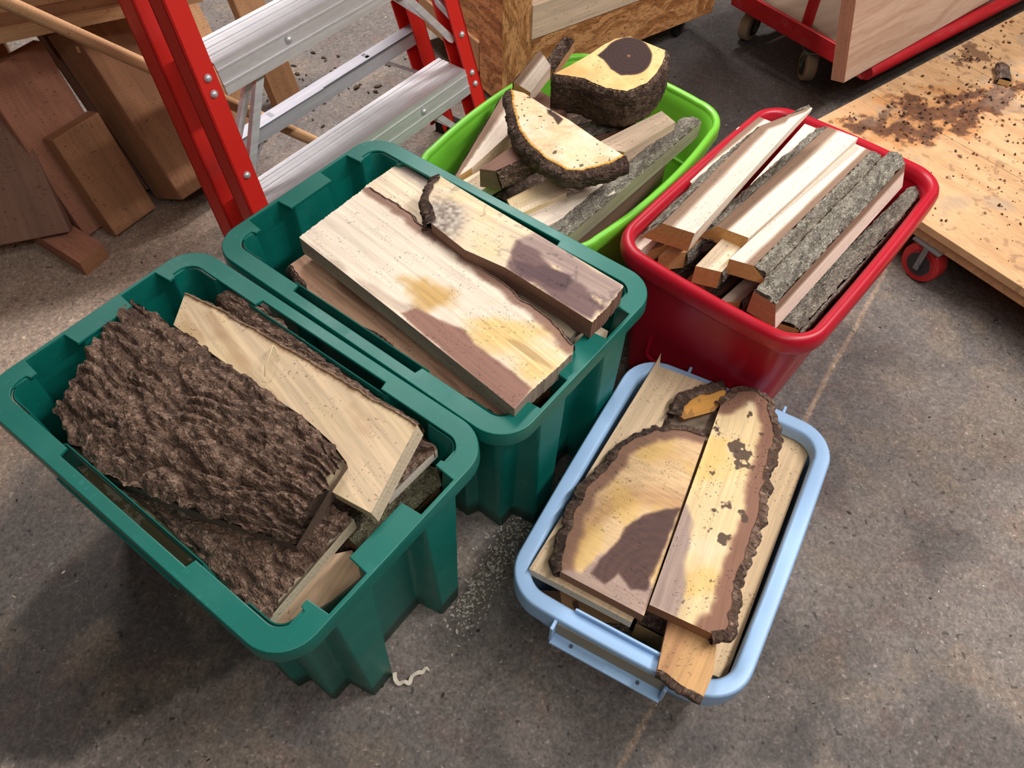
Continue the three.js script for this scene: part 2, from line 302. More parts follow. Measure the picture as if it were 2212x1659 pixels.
// outlines of the timber pieces, world metres
const PTS = {
  barkSlabTopA: [[-0.643, 0.400, -0.903], [-0.544, 0.410, -0.832], [-0.436, 0.420, -0.751], [-0.365, 0.430, -0.695], [-0.308, 0.440, -0.652], [-0.256, 0.448, -0.603], [-0.229, 0.450, -0.569]],
  barkSlabTopB: [[-0.719, 0.372, -0.698], [-0.667, 0.372, -0.635], [-0.605, 0.375, -0.582], [-0.444, 0.395, -0.515], [-0.287, 0.410, -0.459]],
  barkSlabLowA: [[-0.481, 0.380, -0.636], [-0.374, 0.385, -0.603], [-0.295, 0.390, -0.555], [-0.218, 0.395, -0.509]],
  barkSlabLowB: [[-0.621, 0.345, -0.603], [-0.524, 0.350, -0.532], [-0.408, 0.360, -0.441], [-0.321, 0.370, -0.364]],
  creamPlank: [[-0.560, 0.425, -0.914], [-0.480, 0.430, -0.867], [-0.290, 0.440, -0.740], [-0.158, 0.447, -0.650], [-0.133, 0.448, -0.630], [-0.162, 0.447, -0.564], [-0.190, 0.445, -0.498], [-0.261, 0.430, -0.541], [-0.409, 0.410, -0.730], [-0.564, 0.410, -0.850]],
  barkBackA: [[-0.479, 0.400, -0.944], [-0.396, 0.400, -0.874], [-0.306, 0.400, -0.795], [-0.206, 0.400, -0.715], [-0.114, 0.400, -0.629]],
  barkBackB: [[-0.521, 0.380, -0.929], [-0.445, 0.380, -0.859], [-0.353, 0.380, -0.782], [-0.251, 0.380, -0.707], [-0.156, 0.380, -0.633]],
  smallBarkA: [[-0.111, 0.385, -0.635], [-0.178, 0.375, -0.556]],
  smallBarkB: [[-0.147, 0.385, -0.650], [-0.213, 0.375, -0.574]],
  mossA: [[-0.109, 0.335, -0.629], [-0.106, 0.335, -0.599], [-0.142, 0.330, -0.557], [-0.209, 0.320, -0.489]],
  mossB: [[-0.177, 0.335, -0.647], [-0.179, 0.335, -0.605], [-0.219, 0.330, -0.575], [-0.252, 0.320, -0.525]],
  palePlankLow: [[-0.231, 0.315, -0.499], [-0.210, 0.315, -0.460], [-0.250, 0.312, -0.421], [-0.317, 0.310, -0.378], [-0.342, 0.310, -0.398], [-0.298, 0.312, -0.482]],
  mossEdge: [[-0.688, 0.340, -0.650], [-0.513, 0.345, -0.524], [-0.336, 0.350, -0.383], [-0.346, 0.350, -0.374], [-0.549, 0.345, -0.519], [-0.699, 0.340, -0.638]],
  bigPlank: [[-0.385, 0.430, -1.042], [-0.286, 0.430, -1.181], [-0.276, 0.430, -1.185], [-0.236, 0.430, -1.153], [-0.203, 0.430, -1.126], [-0.175, 0.430, -1.087], [-0.119, 0.430, -1.043], [-0.067, 0.430, -0.993], [-0.023, 0.430, -0.948], [0.008, 0.430, -0.911], [0.046, 0.430, -0.879], [0.071, 0.430, -0.846], [0.098, 0.430, -0.810], [0.096, 0.430, -0.794], [0.030, 0.430, -0.718], [0.005, 0.430, -0.681], [-0.198, 0.430, -0.871]],
  heartPlank: [[-0.150, 0.455, -1.195], [-0.068, 0.455, -1.126], [0.034, 0.455, -1.042], [0.114, 0.455, -0.975], [0.181, 0.455, -0.919], [0.151, 0.455, -0.870], [0.125, 0.455, -0.837], [-0.016, 0.455, -0.954], [-0.087, 0.455, -0.995], [-0.150, 0.455, -1.060], [-0.159, 0.455, -1.138]],
  underPlank: [[-0.236, 0.395, -1.305], [-0.163, 0.395, -1.242], [-0.015, 0.395, -1.002], [0.105, 0.395, -0.867], [0.096, 0.395, -0.853], [-0.117, 0.395, -0.990], [-0.312, 0.395, -1.192], [-0.296, 0.395, -1.230]],
  brownPlank: [[-0.388, 0.375, -1.057], [-0.413, 0.375, -1.026], [-0.360, 0.375, -0.955], [-0.286, 0.375, -0.895], [-0.224, 0.375, -0.861], [-0.200, 0.375, -0.830], [-0.100, 0.375, -0.754], [-0.015, 0.375, -0.698], [0.004, 0.375, -0.723], [-0.138, 0.375, -0.848]],
  greyPlank: [[-0.362, 0.335, -1.018], [-0.384, 0.335, -0.991], [-0.280, 0.335, -0.899], [-0.171, 0.335, -0.822], [-0.141, 0.335, -0.853]],
  endPlank: [[0.145, 0.340, -0.935], [0.169, 0.340, -0.918], [0.163, 0.340, -0.898], [0.118, 0.340, -0.869], [0.050, 0.340, -0.806], [0.033, 0.340, -0.827]],
  cookie: [[-0.020, 0.450, -1.489], [0.011, 0.445, -1.478], [0.054, 0.440, -1.440], [0.103, 0.435, -1.403], [0.161, 0.430, -1.348], [0.217, 0.430, -1.302], [0.182, 0.420, -1.282], [0.130, 0.415, -1.262], [0.095, 0.410, -1.265], [0.061, 0.415, -1.289], [0.022, 0.425, -1.331], [-0.001, 0.430, -1.371], [-0.014, 0.440, -1.426]],
  log: [[0.068, 0.460, -1.525], [0.109, 0.475, -1.550], [0.147, 0.480, -1.577], [0.176, 0.485, -1.602], [0.205, 0.490, -1.621], [0.237, 0.490, -1.628], [0.262, 0.490, -1.614], [0.313, 0.485, -1.585], [0.311, 0.480, -1.568], [0.295, 0.475, -1.525], [0.268, 0.465, -1.494], [0.224, 0.460, -1.473], [0.180, 0.455, -1.484], [0.135, 0.455, -1.512]],
  lSpike: [[-0.013, 0.400, -1.593], [0.043, 0.460, -1.624], [0.025, 0.390, -1.569], [0.067, 0.450, -1.579]],
  lBarkSpike: [[0.059, 0.400, -1.676], [0.100, 0.450, -1.702], [0.078, 0.390, -1.649], [0.123, 0.440, -1.699]],
  lWedge: [[-0.134, 0.340, -1.324], [-0.037, 0.370, -1.585], [-0.096, 0.340, -1.366], [0.001, 0.370, -1.477]],
  lBlock: [[-0.076, 0.385, -1.304], [-0.010, 0.385, -1.384], [-0.044, 0.385, -1.299], [0.029, 0.385, -1.356]],
  lCreamLow: [[-0.125, 0.330, -1.325], [-0.036, 0.330, -1.412], [-0.093, 0.330, -1.286], [-0.015, 0.330, -1.363]],
  lCream: [[-0.020, 0.335, -1.272], [0.080, 0.345, -1.338], [-0.001, 0.335, -1.222], [0.103, 0.345, -1.287]],
  lWhite: [[0.001, 0.325, -1.230], [0.179, 0.335, -1.337], [0.051, 0.325, -1.196], [0.205, 0.335, -1.303]],
  lGreyBark: [[0.061, 0.335, -1.178], [0.369, 0.330, -1.570], [0.100, 0.330, -1.167], [0.419, 0.325, -1.570]],
  lPale: [[0.160, 0.355, -1.431], [0.319, 0.365, -1.549], [0.229, 0.350, -1.418], [0.347, 0.360, -1.516]],
  lBrown: [[0.012, 0.375, -1.568], [0.045, 0.380, -1.596], [0.071, 0.370, -1.501], [0.108, 0.375, -1.533]],
  lUnder: [[0.096, 0.335, -1.509], [0.231, 0.340, -1.579], [0.144, 0.335, -1.479], [0.264, 0.340, -1.531]],
  rPoint: [[0.276, 0.450, -1.076], [0.480, 0.485, -1.322], [0.317, 0.450, -1.056], [0.572, 0.500, -1.373]],
  rPointB: [[0.255, 0.430, -1.088], [0.462, 0.465, -1.336]],
  rSecond: [[0.368, 0.425, -1.105], [0.632, 0.440, -1.397], [0.420, 0.430, -1.070], [0.681, 0.445, -1.354]],
  rWide: [[0.379, 0.425, -1.020], [0.681, 0.430, -1.355], [0.420, 0.425, -1.004], [0.708, 0.430, -1.334]],
  rBark: [[0.409, 0.425, -0.942], [0.739, 0.430, -1.328], [0.439, 0.430, -0.908], [0.762, 0.435, -1.290]],
  rRight: [[0.463, 0.360, -0.932], [0.792, 0.370, -1.293], [0.502, 0.360, -0.914], [0.834, 0.370, -1.294]],
  rPaleLeft: [[0.210, 0.385, -1.103], [0.370, 0.390, -1.290], [0.233, 0.385, -1.079], [0.395, 0.390, -1.267]],
  rBrown: [[0.334, 0.405, -1.269], [0.512, 0.410, -1.469], [0.350, 0.400, -1.246], [0.542, 0.410, -1.447]],
  rPaleBack: [[0.456, 0.390, -1.256], [0.622, 0.400, -1.479], [0.487, 0.390, -1.248], [0.642, 0.400, -1.446]],
  rYellowEnd: [[0.240, 0.360, -1.097], [0.372, 0.380, -1.237], [0.293, 0.370, -1.116], [0.423, 0.390, -1.254]],
  rBrownEnd: [[0.270, 0.365, -1.086], [0.390, 0.385, -1.205], [0.322, 0.370, -1.092], [0.414, 0.390, -1.174]],
  rCreamEnd: [[0.325, 0.400, -1.026], [0.438, 0.405, -1.166], [0.370, 0.400, -1.012], [0.477, 0.405, -1.146]],
  rDarkEnd: [[0.351, 0.385, -1.100], [0.419, 0.390, -1.170], [0.376, 0.385, -1.103], [0.441, 0.390, -1.162]],
  rLowEnd: [[0.323, 0.345, -1.048], [0.421, 0.350, -1.159], [0.353, 0.345, -1.028], [0.447, 0.350, -1.139]],
  rGreyEnd: [[0.374, 0.340, -0.994], [0.471, 0.345, -1.095], [0.417, 0.340, -0.998], [0.504, 0.345, -1.088]],
  paleBoard: [[0.277, 0.205, -0.952], [0.290, 0.235, -0.978], [0.284, 0.205, -0.945], [0.363, 0.205, -0.909], [0.425, 0.205, -0.873], [0.194, 0.205, -0.439], [0.035, 0.205, -0.523]],
  paleBoardRight: [[0.491, 0.165, -0.842], [0.561, 0.165, -0.800], [0.339, 0.165, -0.369], [0.268, 0.165, -0.395]],
  coreSlab: [[0.083, 0.235, -0.508], [0.083, 0.235, -0.536], [0.102, 0.235, -0.593], [0.130, 0.235, -0.657], [0.162, 0.235, -0.699], [0.194, 0.235, -0.743], [0.222, 0.235, -0.764], [0.257, 0.235, -0.779], [0.310, 0.235, -0.785], [0.347, 0.235, -0.772], [0.209, 0.235, -0.440]],
  longSlab: [[0.379, 0.245, -0.833], [0.414, 0.245, -0.862], [0.452, 0.245, -0.865], [0.470, 0.245, -0.839], [0.467, 0.245, -0.791], [0.460, 0.245, -0.747], [0.438, 0.245, -0.694], [0.420, 0.245, -0.645], [0.404, 0.245, -0.594], [0.379, 0.245, -0.546], [0.354, 0.245, -0.486], [0.344, 0.245, -0.449], [0.326, 0.245, -0.417], [0.306, 0.245, -0.412], [0.217, 0.245, -0.454]],
  yellowChunk: [[0.304, 0.235, -0.812], [0.309, 0.240, -0.831], [0.345, 0.240, -0.860], [0.395, 0.240, -0.872], [0.390, 0.235, -0.848], [0.369, 0.230, -0.827], [0.312, 0.230, -0.807]],
  barkChunk: [[0.284, 0.215, -0.805], [0.300, 0.220, -0.832], [0.379, 0.222, -0.846], [0.362, 0.215, -0.789], [0.314, 0.215, -0.781]],
  rimBoard: [[0.250, 0.215, -0.444], [0.322, 0.215, -0.418], [0.308, 0.218, -0.362], [0.287, 0.220, -0.324], [0.224, 0.220, -0.361]],
  brownUnder: [[0.040, 0.155, -0.510], [0.125, 0.155, -0.507], [0.199, 0.150, -0.452], [0.138, 0.145, -0.455], [0.076, 0.150, -0.478]],
};
const MARKS = {   // outlines of stains and heartwood, world x and z in metres
  bigHeart: [[-0.186, -0.868], [-0.162, -0.877], [-0.116, -0.855], [-0.078, -0.834], [-0.061, -0.808], [-0.030, -0.778], [-0.003, -0.753], [0.032, -0.721], [0.005, -0.677], [-0.109, -0.785]],
  bigGrey: [[-0.315, -0.991], [-0.249, -0.934], [-0.206, -0.908], [-0.156, -0.876], [-0.186, -0.868], [-0.198, -0.871], [-0.380, -1.041]],
  bigYellow: [[-0.074, -0.861], [-0.033, -0.882], [0.009, -0.855], [0.096, -0.797], [0.032, -0.720], [-0.003, -0.753], [-0.050, -0.798]],
  bigBlotch: [[-0.190, -0.946], [-0.148, -0.951], [-0.110, -0.914], [-0.104, -0.885], [-0.142, -0.877], [-0.179, -0.912]],
  heartDark: [[0.006, -1.016], [0.039, -0.989], [0.091, -0.931], [0.151, -0.870], [0.125, -0.837], [-0.016, -0.954], [-0.008, -0.981]],
  heartMauve: [[0.006, -1.019], [0.034, -1.039], [0.182, -0.919], [0.151, -0.870], [0.091, -0.931], [0.039, -0.989]],
  heartBlotch: [[-0.002, -0.972], [0.060, -0.962], [0.092, -0.940], [0.084, -0.902], [0.049, -0.912], [0.003, -0.951]],
  core: [[0.289, -0.628], [0.255, -0.622], [0.223, -0.609], [0.192, -0.586], [0.167, -0.553], [0.146, -0.524], [0.133, -0.506], [0.152, -0.490], [0.174, -0.507], [0.192, -0.486], [0.216, -0.484]],
  coreMauve: [[0.167, -0.553], [0.118, -0.506], [0.083, -0.508], [0.209, -0.435], [0.222, -0.485]],
  coreCentre: [[0.230, -0.468]],
  longHeart: [[0.284, -0.633], [0.297, -0.601], [0.289, -0.551], [0.275, -0.489], [0.258, -0.431], [0.213, -0.455]],
  longSpots: [[0.391, -0.745, 0.014], [0.403, -0.723, 0.010], [0.426, -0.808, 0.005], [0.361, -0.783, 0.008], [0.340, -0.651, 0.006], [0.350, -0.635, 0.005], [0.363, -0.622, 0.011], [0.378, -0.610, 0.008], [0.332, -0.616, 0.005], [0.348, -0.697, 0.005], [0.343, -0.566, 0.007], [0.374, -0.715, 0.003], [0.325, -0.579, 0.004], [0.395, -0.707, 0.005], [0.433, -0.771, 0.004], [0.372, -0.757, 0.004]],
  logCore: [[0.147, -1.576], [0.176, -1.602], [0.212, -1.625], [0.250, -1.623], [0.270, -1.597], [0.271, -1.560], [0.260, -1.532], [0.238, -1.512], [0.210, -1.510], [0.184, -1.531], [0.169, -1.556]],
  logCentre: [[0.232, -1.573]],
  cookieHole: [[0.057, -1.434], [0.075, -1.420], [0.090, -1.404], [0.081, -1.390], [0.072, -1.410], [0.060, -1.419]],
  spill: [[0.856, -1.834], [0.951, -1.871], [1.022, -1.928], [1.107, -1.973], [1.194, -1.991], [1.272, -2.045], [1.356, -2.048], [1.419, -2.036], [1.445, -2.009], [1.392, -1.964], [1.301, -1.892], [1.197, -1.816], [1.107, -1.774], [1.015, -1.721], [0.968, -1.756], [0.902, -1.797]],
  spillB: [[1.250, -2.172], [1.334, -2.231], [1.392, -2.209], [1.393, -2.139], [1.332, -2.099], [1.259, -2.118]],
};

// ------------------------------------------------------------------ the room
const AX = V(.79, 0, -.613), BX = V(.613, 0, .79);           // the two directions the shop is laid out in
{
  const S = 4.2, X0 = -2.1, Z0 = -3.2;                        // one tile of the floor covers 4.2 m
  const joint = (x, z) => { const ax = .816, az = -1.254, bx = .192, bz = -.273; const L = Math.hypot(bx - ax, bz - az); return ((x - ax) * (bz - az) - (z - az) * (bx - ax)) / L; };
  const patch = [[-.78, -.70], [-.906, -.483], [-1.0, -.30], [-.70, -.26], [-.55, -.36], [-.43, -.44], [-.40, -.62], [-.55, -.75]];
  const dust = [[-2.2, -1.9], [-1.3, -1.75], [-.75, -1.62], [-.70, -1.45], [-.86, -1.2], [-.98, -.9], [-1.0, -.6], [-1.4, -.2], [-2.2, -.2]];
  const sealed = [[.02, -2.7], [.5, -3.1], [1.1, -3.0], [1.0, -2.2], [.72, -1.6], [.5, -1.4], [.3, -1.6], [.1, -2.2]];
  const t = tex(2048, 2048, (u, v) => {
    const x = X0 + u * S, z = Z0 + v * S;
    const a = fbm(x * 3.1 + 5, z * 3.1, 4), b = fbm(x * 11, z * 11 + 8, 4), f = n2(x * 340, z * 340), f2 = n2(x * 130 + 9, z * 130);
    let c = mix3([124, 117, 112], [146, 136, 128], sstep(.35, .65, a));
    c = mix3(c, [158, 140, 120], sstep(.52, .72, b) * .45);                        // brown dust in drifts
    c = mix3(c, [92, 86, 84], sstep(.55, .75, fbm(x * 6 + 40, z * 6, 4)) * .5);     // worn, darker patches
    const wob = (fbm(x * 9, z * 9 + 3, 3) - .5) * .16;
    c = mix3(c, mix3([196, 172, 150], [168, 146, 128], b), sstep(.06, -.06, polyDist(dust, x, z) + wob) * .85);
    c = mix3(c, [78, 75, 76], sstep(.05, -.05, polyDist(sealed, x, z) + wob) * .7);
    const pd = polyDist(patch, x, z) + wob * .35;
    if (pd < .03) { c = mix3(c, mix3([74, 69, 66], [108, 98, 86], sstep(.45, .7, b)), sstep(.01, -.015, pd) * .8);
      const vein = Math.abs(fbm(x * 13 + 2, z * 13, 3) - .5); c = mix3(c, [142, 128, 114], sstep(.010, .002, vein) * sstep(.0, -.02, pd) * .35); }
    const jd = Math.abs(joint(x, z) + (fbm(x * 7, z * 7, 2) - .5) * .012);
    if (z > -1.5) c = mix3(c, [186, 160, 134], sstep(.008, .002, jd) * .75);
    if (fbm(x * 17 + 80, z * 17, 3) > .66) c = mix3(c, [128, 84, 76], .12);            // faint rust marks
    c = mul3(c, .64 + .30 * f + .15 * f2);
    if (n2(x * 230 + 33, z * 230) > .90) c = mul3(c, 1.3); if (n2(x * 120 + 70, z * 120) > .94) c = mul3(c, .62);
    return c;
  });
  const g = new THREE.BoxGeometry(9, .12, 9); g.translate(0, -.06, -.8);
  const p = g.attributes.position, n = g.attributes.normal, uv = []; for (let i = 0; i < p.count; i++) uv.push((p.getX(i) - X0) / S, (p.getZ(i) - Z0) / S); g.setAttribute('uv', new THREE.Float32BufferAttribute(uv, 2));
  const bump = tex(512, 512, (u, v) => { const k = 150 * fbm(u * 60, v * 60, 4) + 60 * n2(u * 256, v * 256); return [k, k, k]; }, true); bump.repeat.set(6, 6);
  const rough = tex(512, 512, (u, v) => { const k = 120 + 110 * fbm(u * 9, v * 9, 4); return [0, k, 0]; }, true); rough.repeat.set(2, 2);
  struct('floor', g, new THREE.MeshStandardMaterial({ map: t, roughness: 1, roughnessMap: rough, bumpMap: bump, bumpScale: .0012 }));
  const wallM = mat(0x8d8578, .95), ceilM = mat(0xb9b4aa, .95);
  struct('ceiling', new THREE.BoxGeometry(9.2, .1, 9.2).translate(0, CEILING + .05, -.8), ceilM);
  struct('wall_back', new THREE.BoxGeometry(9.2, CEILING, .12).translate(0, CEILING / 2, -5.3), wallM);
  struct('wall_front', new THREE.BoxGeometry(9.2, CEILING, .12).translate(0, CEILING / 2, 3.7), wallM);
  struct('wall_right', new THREE.BoxGeometry(.12, CEILING, 9.0).translate(4.5, CEILING / 2, -.8), wallM);
  struct('wall_left', new THREE.BoxGeometry(.12, CEILING, 9.0).translate(-4.5, CEILING / 2, -.8), wallM);
}
for (const [x, z, turn, power] of UNSEEN_LAMPS) {  // lamps out of view; the near one lifts faces turned to the camera
  const g = thing('unseen_ceiling_light', z > 0 ? 'unseen ceiling light nearest the camera, softening shadows on the near faces' : x > 0 ? 'unseen ceiling light over the plywood platform, lighting the totes from the right' : 'unseen ceiling light beyond the folded ladder, brightening plank tops and steps', 'light', [x, CEILING - .11, z], turn, 'unseen ceiling lights');
  part(g, 'housing', box(2.46, .05, .2, 0, .085, 0, .01), mat(0xe8e8e4, .5, { metalness: .1 }));
  for (const s of [-1, 1]) part(g, 'tube', cyl(V(-1.2, .035, s * .05), V(1.2, .035, s * .05), .013, 12), mat(0xffffff, .4, { emissive: 0xfff9f4, emissiveIntensity: 2.5 }));
  const l = new THREE.RectAreaLight(0xfff9f6, power, 2.4, .16); l.position.set(0, .012, 0); l.rotation.x = -Math.PI / 2; l.castShadow = true; g.add(l); l.name = 'unseen_lamp_glow';
}

// ------------------------------------------------------------------ plastic totes
function outline(hl, hw, r, bow = 0, bowS = 0, fine = .006) {   // points round a rounded rectangle with side id and place along the side
  const pts = [], K = 10;
  const sides = [[1, 0, hw - r, 's'], [0, 1, hl - r, 'l'], [-1, 0, hw - r, 's'], [0, -1, hl - r, 'l']];
  for (let q = 0; q < 4; q++) {
    const [nx, nz, half, kind] = sides[q], tx = -nz, tz = nx, n = Math.round(2 * half / fine);
    for (let i = 0; i <= n; i++) { const a = -half + 2 * half * i / n, bw = (kind === 'l' ? bow : bowS) * (1 - (a / half) ** 2); pts.push({ x: nx * (hl + bw) + tx * a, z: nz * (hw + bw) + tz * a, nx, nz, kind, a, half }); }
    const cx = nx * (hl - r) + tx * (q % 2 ? (hl - r) : (hw - r)), cz = nz * (hw - r) + tz * (q % 2 ? (hl - r) : (hw - r));
    for (let i = 1; i < K; i++) { const th = Math.atan2(nz, nx) + (Math.PI / 2) * i / K; pts.push({ x: cx + r * Math.cos(th), z: cz + r * Math.sin(th), nx: Math.cos(th), nz: Math.sin(th), kind: 'c', a: 0, half: 0 }); }
  }
  // corner centres: keep only two coordinates valid
  return pts;
}
function loft(pts, levels, o = {}) {                            // levels: [y, inset(p)]
  const n = pts.length, pos = [], uv = [], idx = []; let h = 0, py = levels[0][0];
  const per = [0]; for (let i = 1; i <= n; i++) { const a = pts[i - 1], b = pts[i % n]; per.push(per[i - 1] + Math.hypot(a.x - b.x, a.z - b.z)); }
  levels.forEach(([y, ins], k) => {
    if (k) h += Math.abs(y - py) + .004; py = y;
    for (let i = 0; i <= n; i++) { const p = pts[i % n], d = typeof ins === 'function' ? ins(p) : ins, yy = typeof y === 'function' ? y(p) : y; pos.push(p.x - p.nx * d, yy, p.z - p.nz * d); uv.push(per[i], h); }
  });
  for (let k = 0; k < levels.length - 1; k++) for (let i = 0; i < n; i++) { const q = k * (n + 1) + i; idx.push(q, q + n + 1, q + 1, q + 1, q + n + 1, q + n + 2); }
  const cap = (k, up) => { const c = pos.length / 3; pos.push(0, levels[k][0], 0); uv.push(0, 0); for (let i = 0; i < n; i++) { const q = k * (n + 1) + i; up ? idx.push(c, q + 1, q) : idx.push(c, q, q + 1); } };
  if (o.capStart) cap(0, false); if (o.capEnd) cap(levels.length - 1, true);
  const g = new THREE.BufferGeometry(); g.setAttribute('position', new THREE.Float32BufferAttribute(pos, 3)); g.setAttribute('uv', new THREE.Float32BufferAttribute(uv, 2)); g.setIndex(idx); g.computeVertexNormals(); return g;
}
function plastic(rgb, rough, seed, dusty) {
  const t = tex(512, 512, (u, v) => {                            // tile of 0.6 m
    let c = rgb.slice(); const a = fbm(u * 6 + seed, v * 6, 4), sc = n2(u * 9 + seed, v * 240) * n2(u * 200, v * 11 + seed);
    c = mul3(c, .93 + .14 * a);
    c = mix3(c, [176, 172, 160], dusty * sstep(.55, .85, fbm(u * 10 + 3, v * 14 + seed, 5)) * .6);
    if (sc > .66) c = mix3(c, [200, 200, 190], dusty * .7); if (n2(u * 190, v * 190 + seed) > .955) c = mix3(c, [205, 200, 185], dusty);
    return c;
  }); t.repeat.set(1 / .6, 1 / .6);
  const r = tex(128, 128, (u, v) => { const k = 255 * (rough + .22 * (fbm(u * 8, v * 8 + seed, 4) - .5)); return [0, k, 0]; }, true); r.repeat.set(2, 2);
  return new THREE.MeshPhysicalMaterial({ map: t, roughness: 1, roughnessMap: r, side: THREE.DoubleSide });
}
const M2 = { green: plastic([8, 116, 104], .42, 2, .18), lime: plastic([118, 202, 58], .34, 6, .05), red: plastic([186, 18, 42], .36, 9, .04), blue: plastic([166, 205, 246], .4, 12, .03) };
function placeTote(name, label, cx, cz, th) { return thing(name, label, 'tote', [cx, 0, cz], -th); }
function greenTote(label, cx, cz, th) {
  const g = placeTote('storage_tote', label, cx, cz, th), hl = .3453, hw = .2150, h = .41, r = .062;
  const pts = outline(hl, hw, r, 0, 0, .003);
  const ribW = (p, t) => { if (p.kind === 's') { const hwid = lerp(.022, .036, t); return 1 - sstep(hwid, hwid + .012, Math.abs(Math.abs(p.a) - .09)); } if (p.kind === 'l') { const hwid = lerp(.022, .034, t); return 1 - sstep(hwid, hwid + .012, Math.abs(Math.abs(p.a) - .2)); } return 0; };
  const ins = (t, e) => p => { const w = ribW(p, t), rib = p.kind === 'l' ? lerp(.034, .020, t) : lerp(.008, .005, t); return lerp(lerp(.056, .036, t), rib, w) + e; };
  const lv = []; for (let k = 0; k <= 8; k++) lv.push([(h - .004) * k / 8, ins(k / 8, 0)]); for (let k = 8; k >= 0; k--) lv.push([.006 + (h - .010) * k / 8, ins(k / 8, .0035)]);
  part(g, 'body', loft(pts, lv, { capStart: 1, capEnd: 1 }), M2.green);
  const ri = p => { if (p.kind === 's') { const a = Math.abs(p.a); return a < .053 ? .040 : a < .128 ? .006 : a < .140 ? .042 : .033; } if (p.kind === 'l') return Math.abs(p.a) < .145 ? .019 : .033; return .033; };
  const sh = new THREE.Shape(pts.map(p => new THREE.Vector2(p.x - p.nx * .002, p.z - p.nz * .002)));
  sh.holes.push(new THREE.Path(pts.map(p => { const d = ri(p); return new THREE.Vector2(p.x - p.nx * d, p.z - p.nz * d); })));
  const fl = new THREE.ExtrudeGeometry(sh, { depth: .003, bevelEnabled: true, bevelThickness: .0015, bevelSize: .0015, bevelSegments: 2, steps: 1 });
  fl.rotateX(Math.PI / 2); fl.translate(0, h - .0015, 0); metreUV(fl);
  const dip = p => 0;
  const sk = loft(pts, [[h - .003, .001], [h - .006, -.0005], [h - .028, -.0015], [h - .030, .001], [h - .028, .003], [h - .006, .004]]);
  part(g, 'rim', merge([fl, sk]), M2.green);
  for (const s of [-1, 1]) for (const k of [-1, 1]) {              // latch pockets beside the end tab
    const b = part(g, 'latch', box(.004, .012, .030, s * (hl - .0365), h - .009, k * .152), M2.green);
  }
  for (const k of [-1, 1]) part(g, 'handle_grip', box(.27, .018, .004, 0, h - .036, k * (hw + .002), .001), M2.green);
  return g;
}
greenTote('dark green ribbed tote with a big bark slab on top, nearest the ladder foot side in front', -.4278, -.6665, .6305).userData.label = 'dark green ribbed tote holding the big bark slab, left of the other green tote';
greenTote('dark green ribbed tote holding wide planks with a yellow and brown live edge board', -.1494, -1.0017, .6486);

// lime tote with bowed sides
{
  const g = placeTote('storage_tote', 'bright lime green tote holding the half round wood slice and log chunk', .124, -1.474, Math.atan2(.79, -.61)), h = .34, hl = .314, hw = .228, r = .092;
  const pts = outline(hl, hw, r, .018, .012, .01);
  const e = .004, lv = [[0, .062], [.01, .055], [.17, .040], [.185, .032], [.30, .020], [.318, .018], [h - .012, .012], [h - .010, .016], [.316, .022], [.30, .024], [.186, .036], [.172, .044], [.014, .059], [.006, .066]];
  part(g, 'body', loft(pts, lv, { capStart: 1, capEnd: 1 }), M2.lime);
  part(g, 'rim', loft(pts, [[h - .030, .006], [h - .032, .003], [h - .030, 0], [h - .008, 0], [h - .002, .002], [h, .006], [h - .001, .013], [h - .005, .017], [h - .014, .017]]), M2.lime);
  part(g, 'ledge', loft(pts, [[.188, .0365], [.190, .043], [.184, .044], [.180, .041]]), M2.lime);
}
// red tote
{
  const g = placeTote('storage_tote', 'glossy red tote packed with long bark edged strips', .5161, -1.1797, .6861), h = .41, hl = .2059, hw = .3033, r = .075;
  const pts = outline(hl, hw, r, .004, .003, .01);
  part(g, 'body', loft(pts, [[0, .072], [.008, .064], [.05, .058], [h - .055, .026], [h - .03, .018], [h - .014, .016], [h - .014, .021], [h - .03, .023], [h - .06, .031], [.05, .063], [.012, .069], [.006, .076]], { capStart: 1, capEnd: 1 }), M2.red);
  part(g, 'rim', loft(pts, [[h - .040, .016], [h - .043, .010], [h - .040, .004], [h - .030, 0], [h - .014, 0], [h - .005, .003], [h, .010], [h - .001, .017], [h - .006, .023], [h - .016, .026], [h - .028, .026]]), M2.red);
  // raised panel outline moulded in the near side
  const fr = new THREE.Shape(); const rr = (s, w, hh, q) => { s.moveTo(-w + q, -hh); s.lineTo(w - q, -hh); s.quadraticCurveTo(w, -hh, w, -hh + q); s.lineTo(w, hh - q); s.quadraticCurveTo(w, hh, w - q, hh); s.lineTo(-w + q, hh); s.quadraticCurveTo(-w, hh, -w, hh - q); s.lineTo(-w, -hh + q); s.quadraticCurveTo(-w, -hh, -w + q, -hh); return s; };
  rr(fr, .095, .085, .02); fr.holes.push(rr(new THREE.Path(), .089, .079, .016));
  const fg = new THREE.ExtrudeGeometry(fr, { depth: .003, bevelEnabled: false }); fg.rotateX(-.105); metreUV(fg); fg.translate(0, .215, hw - .0455);
  part(g, 'moulded_panel', fg, M2.red);
  for (const [x, z] of [[-.2, -.16], [-.198, .19]]) part(g, 'paint_spot', new THREE.SphereGeometry(1, 12, 8).scale(.006, .002, .011).translate(x + .002, h - .004, z), mat(0xe8e4e0, .6), 'white paint spot');
  for (const [x, z, a] of [[-.155, .245, .4], [-.02, .272, -.3], [.05, .272, .8]]) {   // torn bits of plastic inside the rim
    const c = new THREE.ConeGeometry(.008, .034, 4); metreUV(c); c.rotateZ(a); c.translate(x, h - .055, z); part(g, 'torn_tab', c, M2.red);
  }
}
